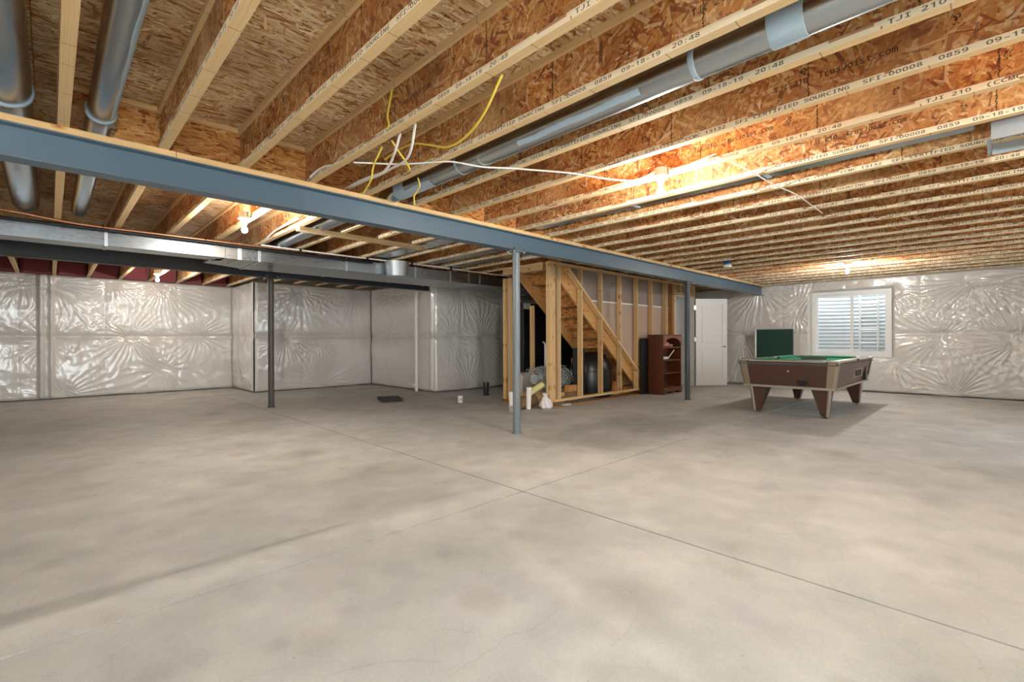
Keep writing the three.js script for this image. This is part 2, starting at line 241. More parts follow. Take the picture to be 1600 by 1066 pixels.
const SOUTH = [[-1.9, .9, .03, 2.12], [6.4, 8.4, .95, 2.12]];   // unseen glazed patio door and window added for daylight behind the photographer
structure('wall_south', [span(X0, SOUTH[0][0], -.16, 2.95, ZS, ZS + WT), span(SOUTH[0][1], SOUTH[1][0], -.16, 2.95, ZS, ZS + WT), span(SOUTH[1][1], X1 + WT, -.16, 2.95, ZS, ZS + WT), ...SOUTH.flatMap(([a, b, lo, hi]) => [span(a, b, -.16, lo, ZS, ZS + WT), span(a, b, hi, 2.95, ZS, ZS + WT)])], M.poly);
{ // ceiling: subfloor sheets over the joists
  const ceiling = new THREE.Group(); ceiling.name = 'ceiling'; ceiling.userData.kind = 'structure'; scene.add(ceiling);
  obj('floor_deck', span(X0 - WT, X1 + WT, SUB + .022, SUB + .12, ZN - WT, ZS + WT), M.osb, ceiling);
  let row = 0;
  for (let z = 1.95; z > ZN; z -= 1.22, row++) for (let x = X0 - (row % 2 ? 1.22 : 0); x < X1; x += 2.44) {
    const a = Math.max(x, X0), b = Math.min(x + 2.436, X1), c = Math.max(z - 1.214, ZN), cx = (a + b) / 2;
    if (b - a < .1) continue; if (z < -8.5 && cx > 6.9) continue;
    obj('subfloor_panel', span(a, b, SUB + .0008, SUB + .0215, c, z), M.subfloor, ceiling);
  }
}

// ───────────────────────── window, well and daylight openings ─────────────────────────
{
  const w = new THREE.Group(); w.name = 'window_1'; w.userData.kind = 'structure'; scene.add(w);
  const x = X1 - .06, { z0, z1, y0, y1 } = WIN, fr = (a, b, c, d, t0, t1) => span(t0, t1, c, d, a, b, 'z');
  const f = .065;
  obj('window_frame', [fr(z0, z1, y0, y0 + f, x - .02, x + .09), fr(z0, z1, y1 - f, y1, x - .02, x + .09), fr(z0, z0 + f, y0 + f, y1 - f, x - .02, x + .09), fr(z1 - f, z1, y0 + f, y1 - f, x - .02, x + .09)], M.vinyl, w);
  const mid = (z0 + z1) / 2 + .03, s = .042;
  const sash = (a, b, xx) => { const m = obj('sash', [fr(a, b, y0 + f, y0 + f + s, xx, xx + .03), fr(a, b, y1 - f - s, y1 - f, xx, xx + .03), fr(a, a + s, y0 + f + s, y1 - f - s, xx, xx + .03), fr(b - s, b, y0 + f + s, y1 - f - s, xx, xx + .03)], M.vinyl, w); obj('pane', fr(a + s, b - s, y0 + f + s, y1 - f - s, xx + .012, xx + .018), M.glass, m); };
  sash(z0 + f, mid + .02, x + .045); sash(mid - .02, z1 - f, x);
  obj('window_sill', span(x - .03, X1 + WT + .01, y0 - .02, y0, z0, z1, 'z'), M.vinyl, w);
  // corrugated steel well outside
  const well = thing('window_well', 'corrugated galvanized steel window well curving outside the window', 'window well');
  const nA = 40, nY = 110, R = (z1 - z0) / 2 + .22, cz = (z0 + z1) / 2, yb = .45, yt = 2.72, pos = [], idx = [];
  for (let j = 0; j <= nY; j++) for (let i = 0; i <= nA; i++) { const t = -Math.PI / 2 + Math.PI * i / nA, y = yb + (yt - yb) * j / nY, r = R + .0085 * Math.sin(y / .085 * 6.28318); pos.push(X1 + WT + Math.cos(t) * r * .92, y, cz + Math.sin(t) * r); if (i < nA && j < nY) { const k = j * (nA + 1) + i; idx.push(k, k + 1, k + nA + 1, k + 1, k + nA + 2, k + nA + 1); } }
  const g = new THREE.BufferGeometry(); g.setAttribute('position', new THREE.Float32BufferAttribute(pos, 3)); g.setIndex(idx); g.computeVertexNormals(); g.setAttribute('uv', new THREE.Float32BufferAttribute(new Float32Array(pos.length / 3 * 2), 2)); obj('corrugated_shell', g, M.wellSteel, well);
  obj('rim', new THREE.TorusGeometry(R, .02, 8, 40, Math.PI).rotateX(Math.PI / 2).rotateY(Math.PI / 2).scale(.92, 1, 1).translate(X1 + WT, yt, cz), M.wellSteel, well);
  const ladder = thing('well_ladder', 'white metal escape ladder hanging inside the window well', 'ladder');
  const lx = X1 + WT + .36, la = -2.16, lb = -1.84; obj('rail', rod([lx, .5, la], [lx, 2.7, la], .019), M.vinyl, ladder); obj('rail', rod([lx, .5, lb], [lx, 2.7, lb], .019), M.vinyl, ladder);
  for (let y = .72; y < 2.6; y += .29) obj('rung', rod([lx, y, la], [lx, y, lb], .017), M.vinyl, ladder);
  const gr = single('gravel_bed', new THREE.CylinderGeometry(R - .02, R - .02, .1, 40, 1, false, 0, Math.PI).scale(.9, 1, 1).translate(X1 + WT + .012, .48, cz), M.gravel, 'pale gravel at the bottom of the window well', 'gravel'); gr.userData.kind = 'stuff';
  // ground outside
  structure('ground_outside', [span(X1 + WT + 1.0, X1 + 9, 2.4, 2.68, -12, 8), span(X1 + WT, X1 + WT + 1.0, 2.4, 2.68, -12, cz - R), span(X1 + WT, X1 + WT + 1.0, 2.4, 2.68, cz + R, 8)], M.gravel);
  // added daylight openings, unseen behind the photographer
  SOUTH.forEach(([a, b, lo, hi], k) => {
    const w2 = new THREE.Group(); w2.name = `window_${k + 2}`; w2.userData.kind = 'structure'; scene.add(w2); const c = (a + b) / 2;
    obj('window_frame', [span(a, b, lo, lo + .06, ZS + .05, ZS + .14), span(a, b, hi - .06, hi, ZS + .05, ZS + .14), ...[a, c - .03, b - .06].map((q) => span(q, q + .06, lo + .06, hi - .06, ZS + .05, ZS + .14))], M.vinyl, w2);
    for (const [p, q] of [[a + .06, c - .03], [c + .03, b - .06]]) obj('pane', span(p, q, lo + .06, hi - .06, ZS + .09, ZS + .096), M.glass, w2);
  });
  structure('ground_added_bounce', span(X0 - 4, X1, -.14, .0, ZS + WT + .01, ZS + 9), new THREE.MeshStandardMaterial({ color: 0xd4d1ca, roughness: .9 }));  // pale unseen patio added to bounce daylight up to the ceiling
}

// ───────────────────────── insulation blankets: white plastic facing, pinned and wrinkled ─────────────────────────
function blanket(label, o) {
  const { origin, dir, n, L, seed, pins = [], y0 = .012, y1 = 2.379, hole, step = .018, crumple = [], ribs = [], endA = .02, endB = .02, bulge = .034 } = o; const r = rngOf(seed);
  const axis = (a, b, st, extra = []) => { const out = []; const N = Math.ceil((b - a) / st); for (let i = 0; i <= N; i++) out.push(a + (b - a) * i / N); for (const e of extra) { let k = 0; out.forEach((v, i) => { if (Math.abs(v - e) < Math.abs(out[k] - e)) k = i; }); out[k] = e; } return out; };
  const S = axis(0, L, step, hole ? [hole.s0, hole.s1] : []), Y = axis(y0, y1, step, hole ? [hole.y0, hole.y1] : []);
  const P = pins.map(([s, y, R = .38, A = .012, N = 22, mode = 0]) => ({ s, y, R, A, N: Math.round(N * 1.35), f: r() * 6.28, mode, q: r() * 50 }));
  for (let s = .6 + r() * .3; s < L; s += .85 + .5 * r()) P.push({ s, y: 1.2 + (r() - .5) * .06, R: .2 + .14 * r(), A: .0045, N: 14 + Math.floor(8 * r()), f: r() * 6, mode: 0, q: r() * 50 });
  const seams = []; for (let s = .55 + r() * .5; s < L - .2; s += 1.22) seams.push(s);
  const H = (s, y) => {
    const dm = Math.abs(y - 1.2), dv = Math.min(9, ...seams.map((q) => Math.abs(s - q)));
    let h = bulge * (1 - .85 * Math.exp(-Math.pow(dm / .05, 2)) - .25 * Math.exp(-dm / .25)) * (1 - .35 * Math.exp(-dv / .05)) + .02 * (fbm(s * 1.3 + seed, y * 1.3, 3) - .5);
    h += .010 * (Math.pow(1 - Math.abs(2 * fbm(s * 2.2 + seed * 3, y * 2.2 + .6 * s, 3) - 1), 3) - .3);
    h += .0035 * (1 - Math.abs(2 * vnoise(s * 9 + 2 * fbm(s * 2, y * 2, 2) * 4 + seed, y * 5) - 1) - .5);
    for (const p of P) {
      const dx = s - p.s, dy = y - p.y, d = Math.hypot(dx, dy); if (d > p.R * 4.2) continue; let t = Math.atan2(dy, dx);
      const w = p.N * t + p.f + 5 * vnoise(d * 4 + p.q, t * 2.2 + p.q) + 2.2 * Math.sin(t * 2 + p.q); const wave = Math.sin(w), sharp = wave * (.6 + .4 * wave);
      let m = Math.exp(-d / p.R) * smooth(.03, .17, d) * smooth(.25, .8, vnoise(t * 1.6 + p.q + 20, d * 1.2) + .12) * 1.5; if (p.mode === 1) m *= smooth(.25, -.3, Math.sin(t));
      h += p.A * 1.25 * m * sharp - .02 * Math.exp(-d * d / .02) - .016 * Math.exp(-d / .2);
    }
    for (const c of crumple) { const e = Math.exp(-(Math.pow((s - c.s) / c.rs, 2) + Math.pow((y - c.y) / c.ry, 2))); if (e > .03) h += e * c.a * (Math.pow(1 - Math.abs(2 * fbm(s * 7 + 11, y * 6 + 3, 3) - 1), 2) - .45); }
    for (const [q, wid, a] of ribs) h += a * Math.exp(-Math.pow((s - q) / wid, 4));
    const te = smooth(0, .035, y1 - y + .02 * Math.sin(s * 5) * 0), be = smooth(-.02, .05, y - y0);
    h = h * be * (.35 + .65 * te) - .03 * (1 - te) * (1 - te);
    if (endA) h *= .3 + .7 * smooth(0, .05, s); if (endB) h *= .3 + .7 * smooth(0, .05, L - s);
    if (hole) { const ds = Math.max(hole.s0 - s, s - hole.s1, 0), dy = Math.max(hole.y0 - y, y - hole.y1, 0), d = Math.hypot(ds, dy); const k = 1 - smooth(0, .05, d); h = h * (1 - k) + (hole.h ?? -.03) * k; }
    return h;
  };
  const nS = S.length, pos = [], uv = [], idx = [];
  for (const y of Y) for (const s of S) { const h = H(s, y), yy = y <= y0 + 1e-6 ? y + .008 * Math.abs(Math.sin(s * 4.1 + seed)) : y + (y >= y1 - 1e-6 ? .012 * (fbm(s * 3 + seed, 1, 2) - .5) : 0); pos.push(origin[0] + dir[0] * s + n[0] * h, yy, origin[1] + dir[1] * s + n[1] * h); uv.push(s, y); }
  for (let j = 0; j < Y.length - 1; j++) for (let i = 0; i < nS - 1; i++) {
    if (hole && S[i] >= hole.s0 - 1e-6 && S[i + 1] <= hole.s1 + 1e-6 && Y[j] >= hole.y0 - 1e-6 && Y[j + 1] <= hole.y1 + 1e-6) continue;
    const k = j * nS + i; idx.push(k, k + 1, k + nS, k + 1, k + nS + 1, k + nS);
  }
  // close the back so that the blanket has thickness
  const base = pos.length / 3, depth = .07; const ring = [[0, y0], [L, y0], [L, y1], [0, y1]];
  const g = new THREE.BufferGeometry(); g.setAttribute('position', new THREE.Float32BufferAttribute(pos, 3)); g.setAttribute('uv', new THREE.Float32BufferAttribute(uv, 2)); g.setIndex(idx); g.computeVertexNormals();
  // make sure normals face the room
  const nn = g.attributes.normal; if (nn.getX(10) * n[0] + nn.getZ(10) * n[1] < 0) { const a = g.index.array; for (let i = 0; i < a.length; i += 3) { const t = a[i]; a[i] = a[i + 1]; a[i + 1] = t; } g.computeVertexNormals(); }
  return single('insulation_blanket', g, M.poly, label, 'insulation', 'plastic-faced insulation blankets');
}
blanket('long white plastic insulation blanket on the far wall below the pink batts', { origin: [X0 + .02, -12.63], dir: [1, 0], n: [0, 1], L: 3.1 - X0 - .02, seed: 3,
  pins: [[4.23, 2.3, .42, .02, 30, 1], [3.69, 1.2, .34, .014, 22], [4.87, 1.22, .3, .014, 20], [2.54, 2.22, .4, .016, 26], [2.5, 1.1, .3, .012, 18], [2.12, 2.34, .4, .014, 22], [2.67, .06, .35, .012, 18], [3.4, 2.3, .4, .012, 20, 1], [4.2, .5, .3, .012, 18]], ribs: [[2.36, .035, .06], [2.5, .03, .05]] });
blanket('short white plastic insulation blanket turning the corner behind the black column', { origin: [3.1, -12.6], dir: [0, 1], n: [-1, 0], L: 1.56, seed: 5, pins: [[1.1, 2.34, .35, .014, 20, 1], [1.3, 1.4, .25, .012, 16], [.6, .3, .3, .01, 16]] });
blanket('grey-lit plastic insulation blanket on the recessed wall right behind the black column', { origin: [3.12, -11.06], dir: [1, 0], n: [0, 1], L: 2.68, seed: 7, pins: [[.66, 1.16, .3, .018, 24, 1], [1.33, 1.16, .3, .018, 22, 1], [1.37, .08, .36, .014, 22], [2.32, 2.3, .4, .014, 22], [.94, 2.22, .4, .012, 20]], crumple: [{ s: 1.2, y: 2.0, rs: .8, ry: .3, a: .018 }] });
blanket('plastic insulation blanket beside the white vent pipe, under the end of the black beam', { origin: [5.82, -11.04], dir: [0, 1], n: [-1, 0], L: 2.73, seed: 9, pins: [[1.04, 1.16, .3, .012, 16], [1.82, 2.14, .35, .014, 20], [1.04, 2.2, .35, .014, 20], [.4, 2.32, .35, .012, 20]], ribs: [[2.66, .07, .03]] });
blanket('bluish plastic insulation blanket behind the black stub pipe, under the sheet-metal trunk', { origin: [5.8, -8.3], dir: [1, 0], n: [0, 1], L: 6.36, seed: 13, pins: [[.68, 2.2, .46, .018, 26, 1], [.47, 1.13, .3, .014, 18], [1.33, 1.13, .42, .02, 26], [.91, .06, .4, .018, 26]] });
blanket('glossy wrinkled plastic insulation blanket around the window behind the pool table', { origin: [12.22, ZS - .05], dir: [0, -1], n: [-1, 0], L: ZS + 8.25, seed: 17, step: .017, hole: { s0: ZS - .05 - WIN.z1, s1: ZS - .05 - WIN.z0, y0: WIN.y0, y1: WIN.y1, h: -.075 },
  pins: [[6.49, .32, .32, .016, 22], [6.33, 1.12, .4, .022, 26], [5.96, 2.36, .5, .02, 26, 1], [5.15, 1.76, .4, .016, 22], [4.86, 2.2, .36, .016, 22], [3.42, 2.08, .42, .022, 26, 1], [2.72, 1.1, .5, .024, 26], [2.24, 2.16, .5, .026, 28, 1], [3.42, .66, .38, .02, 26, 1], [2.54, .05, .5, .024, 26], [1.72, 1.0, .5, .024, 24], [1.3, 2.2, .5, .02, 24]],
  crumple: [{ s: 2.5, y: 1.62, rs: .75, ry: .3, a: .03 }, { s: 2.46, y: .78, rs: .4, ry: .22, a: .025 }, { s: 1.7, y: .5, rs: .5, ry: .4, a: .02 }] });
// pink batts stuffed in the joist bays above the far wall
const ORD = ['first', 'second', 'third', 'fourth', 'fifth', 'sixth', 'seventh', 'eighth', 'ninth', 'tenth', 'eleventh', 'twelfth', 'thirteenth', 'fourteenth', 'fifteenth', 'sixteenth', 'seventeenth', 'eighteenth', 'nineteenth', 'twentieth', 'twenty-first', 'twenty-second', 'twenty-third', 'twenty-fourth', 'twenty-fifth', 'twenty-sixth'];
const JX = (i) => .062 + .4877 * i;
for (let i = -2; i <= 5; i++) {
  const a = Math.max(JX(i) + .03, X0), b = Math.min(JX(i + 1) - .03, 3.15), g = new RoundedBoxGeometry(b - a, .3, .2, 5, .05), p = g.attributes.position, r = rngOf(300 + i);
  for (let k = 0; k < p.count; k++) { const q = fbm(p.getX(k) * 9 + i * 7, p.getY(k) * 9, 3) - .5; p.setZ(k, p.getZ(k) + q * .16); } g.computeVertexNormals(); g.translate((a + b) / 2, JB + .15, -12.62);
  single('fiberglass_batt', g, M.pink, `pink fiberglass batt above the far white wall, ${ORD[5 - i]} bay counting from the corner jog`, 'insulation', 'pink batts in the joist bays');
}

// ───────────────────────── joists and blocking ─────────────────────────
const FW = .0525, FH = .0365;
function flangeGeo(len, off, plain = false) { // box along z; -x face carries the stamped row of the texture
  const b = new THREE.BoxGeometry(FW, FH, len), p = b.attributes.position, n = b.attributes.normal, uv = b.attributes.uv;
  for (let i = 0; i < p.count; i++) { const u = p.getZ(i) / FLEN + off; let v; if (n.getX(i) < -.5 && !plain) v = .745 + .25 * (p.getY(i) / FH + .5); else if (Math.abs(n.getX(i)) > .5) v = .4 + .25 * (p.getY(i) / FH + .5); else v = .05 + .62 * (p.getX(i) / FW + .5); uv.setXY(i, u, v); }
  return b;
}
function webGeo(len, off) { const b = new THREE.BoxGeometry(.0095, .302 - 2 * FH + .01, len), p = b.attributes.position, uv = b.attributes.uv; for (let i = 0; i < p.count; i++) uv.setXY(i, p.getZ(i) + off, p.getY(i) + .15); return b; }
const STAMP_AT = { 3: ['SFI CERT', -3.02], 4: ['SFI-00008', -1.72], 5: ['0859', -1.25], 6: ['SFI CERT', -1.11], 7: ['TJI 210', -.28], 8: ['SFI CERT', -1.18] };
function joistSpan(t, z0, z1, off, web, i) {
  const len = z1 - z0, zc = (z0 + z1) / 2; let wo = off * 2.4; if (STAMP_AT[i]) off = stampU(STAMP.indexOf(STAMP_AT[i][0])) - (STAMP_AT[i][1] - zc) / FLEN; if (i === 6) wo = .18 + .9 + zc;
  obj('bottom_flange', flangeGeo(len, off).translate(0, FH / 2, zc), M.flange, t); obj('web', webGeo(len, wo).translate(0, .151, zc), web, t); obj('top_flange', flangeGeo(len, off + .37, true).translate(0, .302 - FH / 2, zc), M.flange, t);
}
for (let i = -3; i <= 25; i++) {
  const x = JX(i); let label;
  if (i === 0) label = 'pale-flanged I-joist running between the two big round ducts';
  else if (i < 0) label = `I-joist ${['just beyond', 'second beyond', 'third beyond'][-i - 1]} the outer big round duct at the edge of the picture`;
  else if (i === 4) label = 'stamped I-joist with the long round silver duct running alongside its lower flange';
  else if (i === 8) label = 'stamped I-joist with the narrow flat grey duct tucked beside its lower flange';
  else label = `stamped OSB-web I-joist, ${ORD[i - 1]} toward the window from the joist between the big round ducts`;
  const t = thing('floor_joist', label, 'joist', [x, JB, 0], 0, 'I-joists of the open ceiling'); const off = rnd() * 3, web = webMats[i === 6 ? 0 : ((i + 9) * 7) % 3];
  const zn = x < 3.12 ? -12.68 : x < 5.85 ? -11.13 : -8.36;
  if (i >= 12 && i <= 19) { joistSpan(t, -4.98, ZS - .03, off, web); joistSpan(t, zn, -6.22, off, web); } else joistSpan(t, zn, ZS - .03, off, web, i);
}
for (let i = 0; i < 24; i++) {
  const a = JX(i) + .007, b = JX(i + 1) - .007, z = -4.0;
  const t = thing('blocking_panel', i === 0 ? 'OSB blocking panel with a round cut-out behind the inner big round duct' : `OSB blocking on the long beam beyond the ${i === 1 ? 'joist nearest the inner big duct' : ORD[i - 1] + ' joist from the big ducts'}`, 'blocking', [(a + b) / 2, JB, z], 0, 'blocking panels on the long beam');
  const w = b - a;
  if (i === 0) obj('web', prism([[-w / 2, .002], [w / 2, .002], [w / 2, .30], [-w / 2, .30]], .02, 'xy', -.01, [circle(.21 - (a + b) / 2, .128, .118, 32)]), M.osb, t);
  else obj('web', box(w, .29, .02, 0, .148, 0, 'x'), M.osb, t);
  obj('top_strip', box(w, .032, .03, 0, .284, .024, 'x'), M.plate, t);
}

// ───────────────────────── steel beams, plate, columns ─────────────────────────
function beam(label, x0, x1, z, mat, fw = .133) {
  const t = thing('steel_beam', label, 'beam', [(x0 + x1) / 2, STEELB, z]); const L = x1 - x0, h = STEELT - STEELB, tf = .0085;
  obj('web', box(L, h - 2 * tf, .0065, 0, h / 2, 0), mat, t);
  obj('top_flange', new RoundedBoxGeometry(L, tf, fw, 2, .002).translate(0, h - tf / 2, 0), mat, t); obj('bottom_flange', new RoundedBoxGeometry(L, tf, fw, 2, .002).translate(0, tf / 2, 0), mat, t); return t;
}
beam('long blue-grey steel beam crossing the basement over the grey columns', X0 + .01, 12.18, BZ, M.steel);
const beam2 = beam('black steel beam in front of the far white plastic wall', X0 + .01, 5.78, B2Z, M.steelDark);
{ const t = thing('wood_plate', 'pale two-by lumber plate lying on top of the long blue-grey beam', 'plate', [0, STEELT, BZ]); let x = X0 + .02; for (const L of [3.1, 3.66, 2.44, 3.66, 2.1]) { const e = Math.min(x + L, 12.15); obj('board', span(x, e - .004, 0, .038, -.071, .071), M.plate, t); x += L; if (x > 12.1) break; }
  const t2 = thing('wood_plate', 'pale lumber plate on top of the black beam near the far wall', 'plate', [0, STEELT, B2Z]); obj('board', span(X0 + .02, 5.75, 0, .038, -.07, .07), M.plate, t2); }
function column(label, x, z, r, mat, foot) {
  const t = thing('steel_column', label, 'column', [x, 0, z]);
  obj('post', lathe([[0, .012], [r, .012], [r, 1.02], [r * 1.0, 1.03], [r, 1.04], [r, STEELB - .02], [0, STEELB - .02]], 26), mat, t);
  obj('cap_plate', new RoundedBoxGeometry(.19, .012, .13, 2, .003).translate(0, STEELB - .0085, 0), mat, t);
  obj('base_plate', new THREE.CylinderGeometry(r + .012, r + .014, .012, 26).translate(0, .006, 0), mat, t);
  for (const [dx, dz] of [[-.08, -.05], [.08, -.05], [-.08, .05], [.08, .05]]) { obj('bolt', [new THREE.CylinderGeometry(.009, .009, .014, 6).translate(dx, STEELB - .021, dz)], M.nickel, t); obj('clip', box(.012, .016, .03, dx, STEELB + .017, dz * 1.25), M.nickel, t); }
  return t;
}
column('light grey round steel column standing in the middle of the floor', 3.93, BZ, .045, M.columnGrey);
column('dark slate steel column in front of the open white door', 8.32, BZ, .045, M.columnSlate);
column('black-brown steel column under the black beam by the far wall', 2.625, B2Z, .045, M.columnDark);

// ───────────────────────── ducts ─────────────────────────
function roundDuct(name, label, x, y, z0, z1, r, rings = [], extra) {
  const t = thing(name, label, 'duct', [x, y, (z0 + z1) / 2]); const c = (z0 + z1) / 2;
  obj('pipe', new THREE.CylinderGeometry(r, r, z1 - z0, 40, 1, true).rotateX(Math.PI / 2), M.galvDuct, t); obj('pipe_lining', new THREE.CylinderGeometry(r - .002, r - .002, z1 - z0, 32, 1, true).rotateX(Math.PI / 2), M.galv, t);
  for (const [z, w, dr = .003, m = M.mastic] of rings) { const prof = [[r, -w / 2], [r + dr * .7, -w / 2 + .004], [r + dr, -w / 4], [r + dr, w / 4], [r + dr * .7, w / 2 - .004], [r, w / 2]]; obj('mastic_band', lathe(prof, 40).rotateX(Math.PI / 2).translate(0, 0, z - c), m, t); }
  if (extra) extra(t, c); return t;
}
// brushed sealant seam: a raised strip on the duct's surface between two angles
function seam(t, r, z0, z1, a0, a1, c, seed) { const N = 60, pos = [], idx = []; const q = rngOf(seed); for (let i = 0; i <= N; i++) { const z = z0 + (z1 - z0) * i / N - c, e = (fbm(z * 9 + seed, 2, 3) - .5) * .22; for (let k = 0; k <= 8; k++) { const a = a0 + e + (a1 - a0) * k / 8, rr = r + (k === 0 || k === 8 ? .0002 : .0028); pos.push(Math.cos(a) * rr, Math.sin(a) * rr, z); if (i < N && k < 8) { const b = i * 9 + k; idx.push(b, b + 1, b + 9, b + 1, b + 10, b + 9); } } } const g = new THREE.BufferGeometry(); g.setAttribute('position', new THREE.Float32BufferAttribute(pos, 3)); g.setIndex(idx); g.computeVertexNormals(); obj('sealant_seam', g, M.mastic, t); }
roundDuct('round_duct', 'outer big round silver duct at the upper corner of the picture', -.17, 2.52, -6.9, ZS - .1, .102, [[-3.86, .035, .012], [.2, .05]], (t, c) => seam(t, .102, -3.6, 1.8, -3.0, -2.5, c, 4));
roundDuct('round_duct', 'inner big round silver duct with a brushed grey sealant seam', .228, 2.50, -6.9, ZS - .1, .066, [[-3.82, .03, .012], [-.9, .05]], (t, c) => seam(t, .066, -3.95, 1.8, -.95, -.2, c, 9));
roundDuct('round_duct', 'long round silver duct crossing the open joists toward the blue-grey beam', 2.255, 2.44, -7.0, ZS - .1, .078, [[-3.66, .16, .003], [-1.02, .03, .004], [-.62, .14, .005], [-2.85, .02, .002], [.5, .05]], (t, c) => { seam(t, .078, -2.2, -1.3, -2.6, -2.1, c, 14); seam(t, .078, -3.75, -3.2, -2.5, -1.4, c, 15); });
{ // flat duct with boot box
  const t = thing('flat_duct', 'narrow flat grey duct tucked between joists, ending at a silver boot box', 'duct', [4.12, JB, 0]);
  const xs = [[-3.9, -2.5], [-2.5, -1.3], [-1.3, -.1]]; for (const [a, b] of xs) obj('duct_section', new RoundedBoxGeometry(.16, .085, b - a - .004, 2, .012).translate(0, .075, (a + b) / 2), M.galvDuct, t);
  for (const z of [-2.5, -1.3]) obj('drive_cleat', box(.172, .094, .035, 0, .075, z, 'z'), M.mastic, t);
  const b = thing('boot_box', 'open silver sheet-metal boot box hanging from the joists at the picture edge', 'duct box', [4.3, 2.31, .03]);
  obj('side', box(.33, .19, .004, 0, .095, -.06), M.galv, b); obj('side', box(.33, .19, .004, 0, .095, .3), M.galv, b); obj('side', box(.004, .19, .36, -.165, .095, .12), M.galv, b); obj('side', box(.004, .19, .36, .165, .095, .12), M.galv, b);
  obj('flange_lip', [box(.36, .004, .02, 0, .002, -.07), box(.36, .004, .02, 0, .002, .31), box(.02, .004, .38, -.172, .002, .12), box(.02, .004, .38, .172, .002, .12)], M.galv, b);
  for (const [k, x] of [[0, 3.72], [1, 4.6], [2, 5.1]]) { const f = thing('flat_duct', ['flat grey duct between joists beyond the beam, nearest the lumber strip', 'flat grey duct between joists beyond the beam, middle one of three', 'flat grey duct between joists beyond the beam, nearest the stairs'][k], 'duct', [x, JB, 0], 0); obj('duct_section', new RoundedBoxGeometry(.26, .085, 2.75, 2, .01).translate(0, .06, -5.55), M.galvDuct, f); obj('drive_cleat', box(.27, .092, .03, 0, .06, -5.2, 'z'), M.galv, f); }
}
{ // trunk duct along the back
  const t = thing('trunk_duct', 'large rectangular sheet-metal trunk duct along the black beam', 'duct', [0, 0, 0]); const yb = 2.165, yt = 2.352, zf = -6.93;
  obj('narrow_section', new RoundedBoxGeometry(1.62 - X0, yt - yb, .30, 2, .006).translate((1.62 + X0) / 2, (yt + yb) / 2, zf - .15), M.galvTrunk, t);
  obj('transition', prism([[1.62, -zf + .0], [2.0, -zf + .0], [2.0, -zf + .86], [1.62, -zf + .66], [1.5, -zf + .62], [1.5, -zf + .3]].map(([a, b]) => [a, b]), yt - yb, 'xy', 0).rotateX(-Math.PI / 2).translate(0, yb, 0), M.galvTrunk, t);
  obj('wide_section', new RoundedBoxGeometry(9.2 - 2.0, yt - yb, .90, 2, .006).translate(5.6, (yt + yb) / 2, zf - .45), M.galvTrunk, t);
  for (const x of [.45, 2.02, 3.24, 4.46, 5.2, 5.9, 7.1]) obj('drive_cleat', box(.03, yt - yb + .012, .9 * (x > 1.9 ? 1 : .34) + .012, x, (yt + yb) / 2, zf - (x > 1.9 ? .45 : .15), 'z'), M.galv, t);
  for (const [x, z1] of [[1.78, .5], [5.62, .9]]) obj('hanger_strap', [box(.05, .22, .003, x, yb + .105, zf + .008), box(.05, .003, z1, x, yb - .003, zf - z1 / 2)], M.galv, t);
  const k = thing('takeoff_box', 'shiny faceted silver takeoff collar on the front of the trunk duct', 'duct box', [4.02, 2.12, -6.78]);
  obj('collar', new THREE.CylinderGeometry(.2, .17, .24, 10, 1, false).translate(0, .125, 0), M.galv, k); obj('rim', new THREE.TorusGeometry(.172, .006, 6, 20).rotateX(Math.PI / 2).translate(0, .008, 0), M.galv, k);
}
{ // pipes along the trunk's upper edge
  const z = -6.84; const c = thing('copper_pipe', 'thin copper pipe clipped along the top edge of the trunk duct', 'pipe'); const pts = [[X0, 2.42, z], [-.6, 2.415, z], [-.2, 2.39, z], [.2, 2.353, z], [.9, 2.35, z], [1.95, 2.352, z], [3.4, 2.37, z], [5.2, 2.365, z], [7.4, 2.365, z]]; obj('tube', tube(pts, .012, 10, 8), M.copper, c);
  for (const x of [.42, 1.38, 2.6, 3.1, 4.2, 5.0]) obj('clamp', new THREE.TorusGeometry(.017, .005, 6, 14).rotateY(Math.PI / 2).translate(x, 2.36, z), M.black, c);
  const g = thing('gas_pipe', 'black iron pipe running under the copper pipe along the trunk duct', 'pipe'); obj('tube', rod([X0, 2.33, z - .02], [3.6, 2.318, z - .02], .017, 12), M.blackIron, g); for (const x of [.5, 2.4, 3.6]) obj('coupling', rod([x - .03, 2.325, z - .02], [x + .03, 2.324, z - .02], .024, 12), M.blackIron, g);
  const w = thing('pex_pipe', 'pale plastic water pipe beside the copper pipe over the trunk duct', 'pipe'); obj('tube', tube([[2.0, 2.365, z + .05], [3.0, 2.36, z + .06], [4.4, 2.375, z + .05], [6.0, 2.37, z + .05], [7.4, 2.37, z + .05]], .011, 10, 8), M.whiteCable, w); for (const x of [2.5, 3.5, 4.3, 5.1]) obj('clamp', box(.03, .05, .04, x, 2.372, z + .055), M.black, w);
}

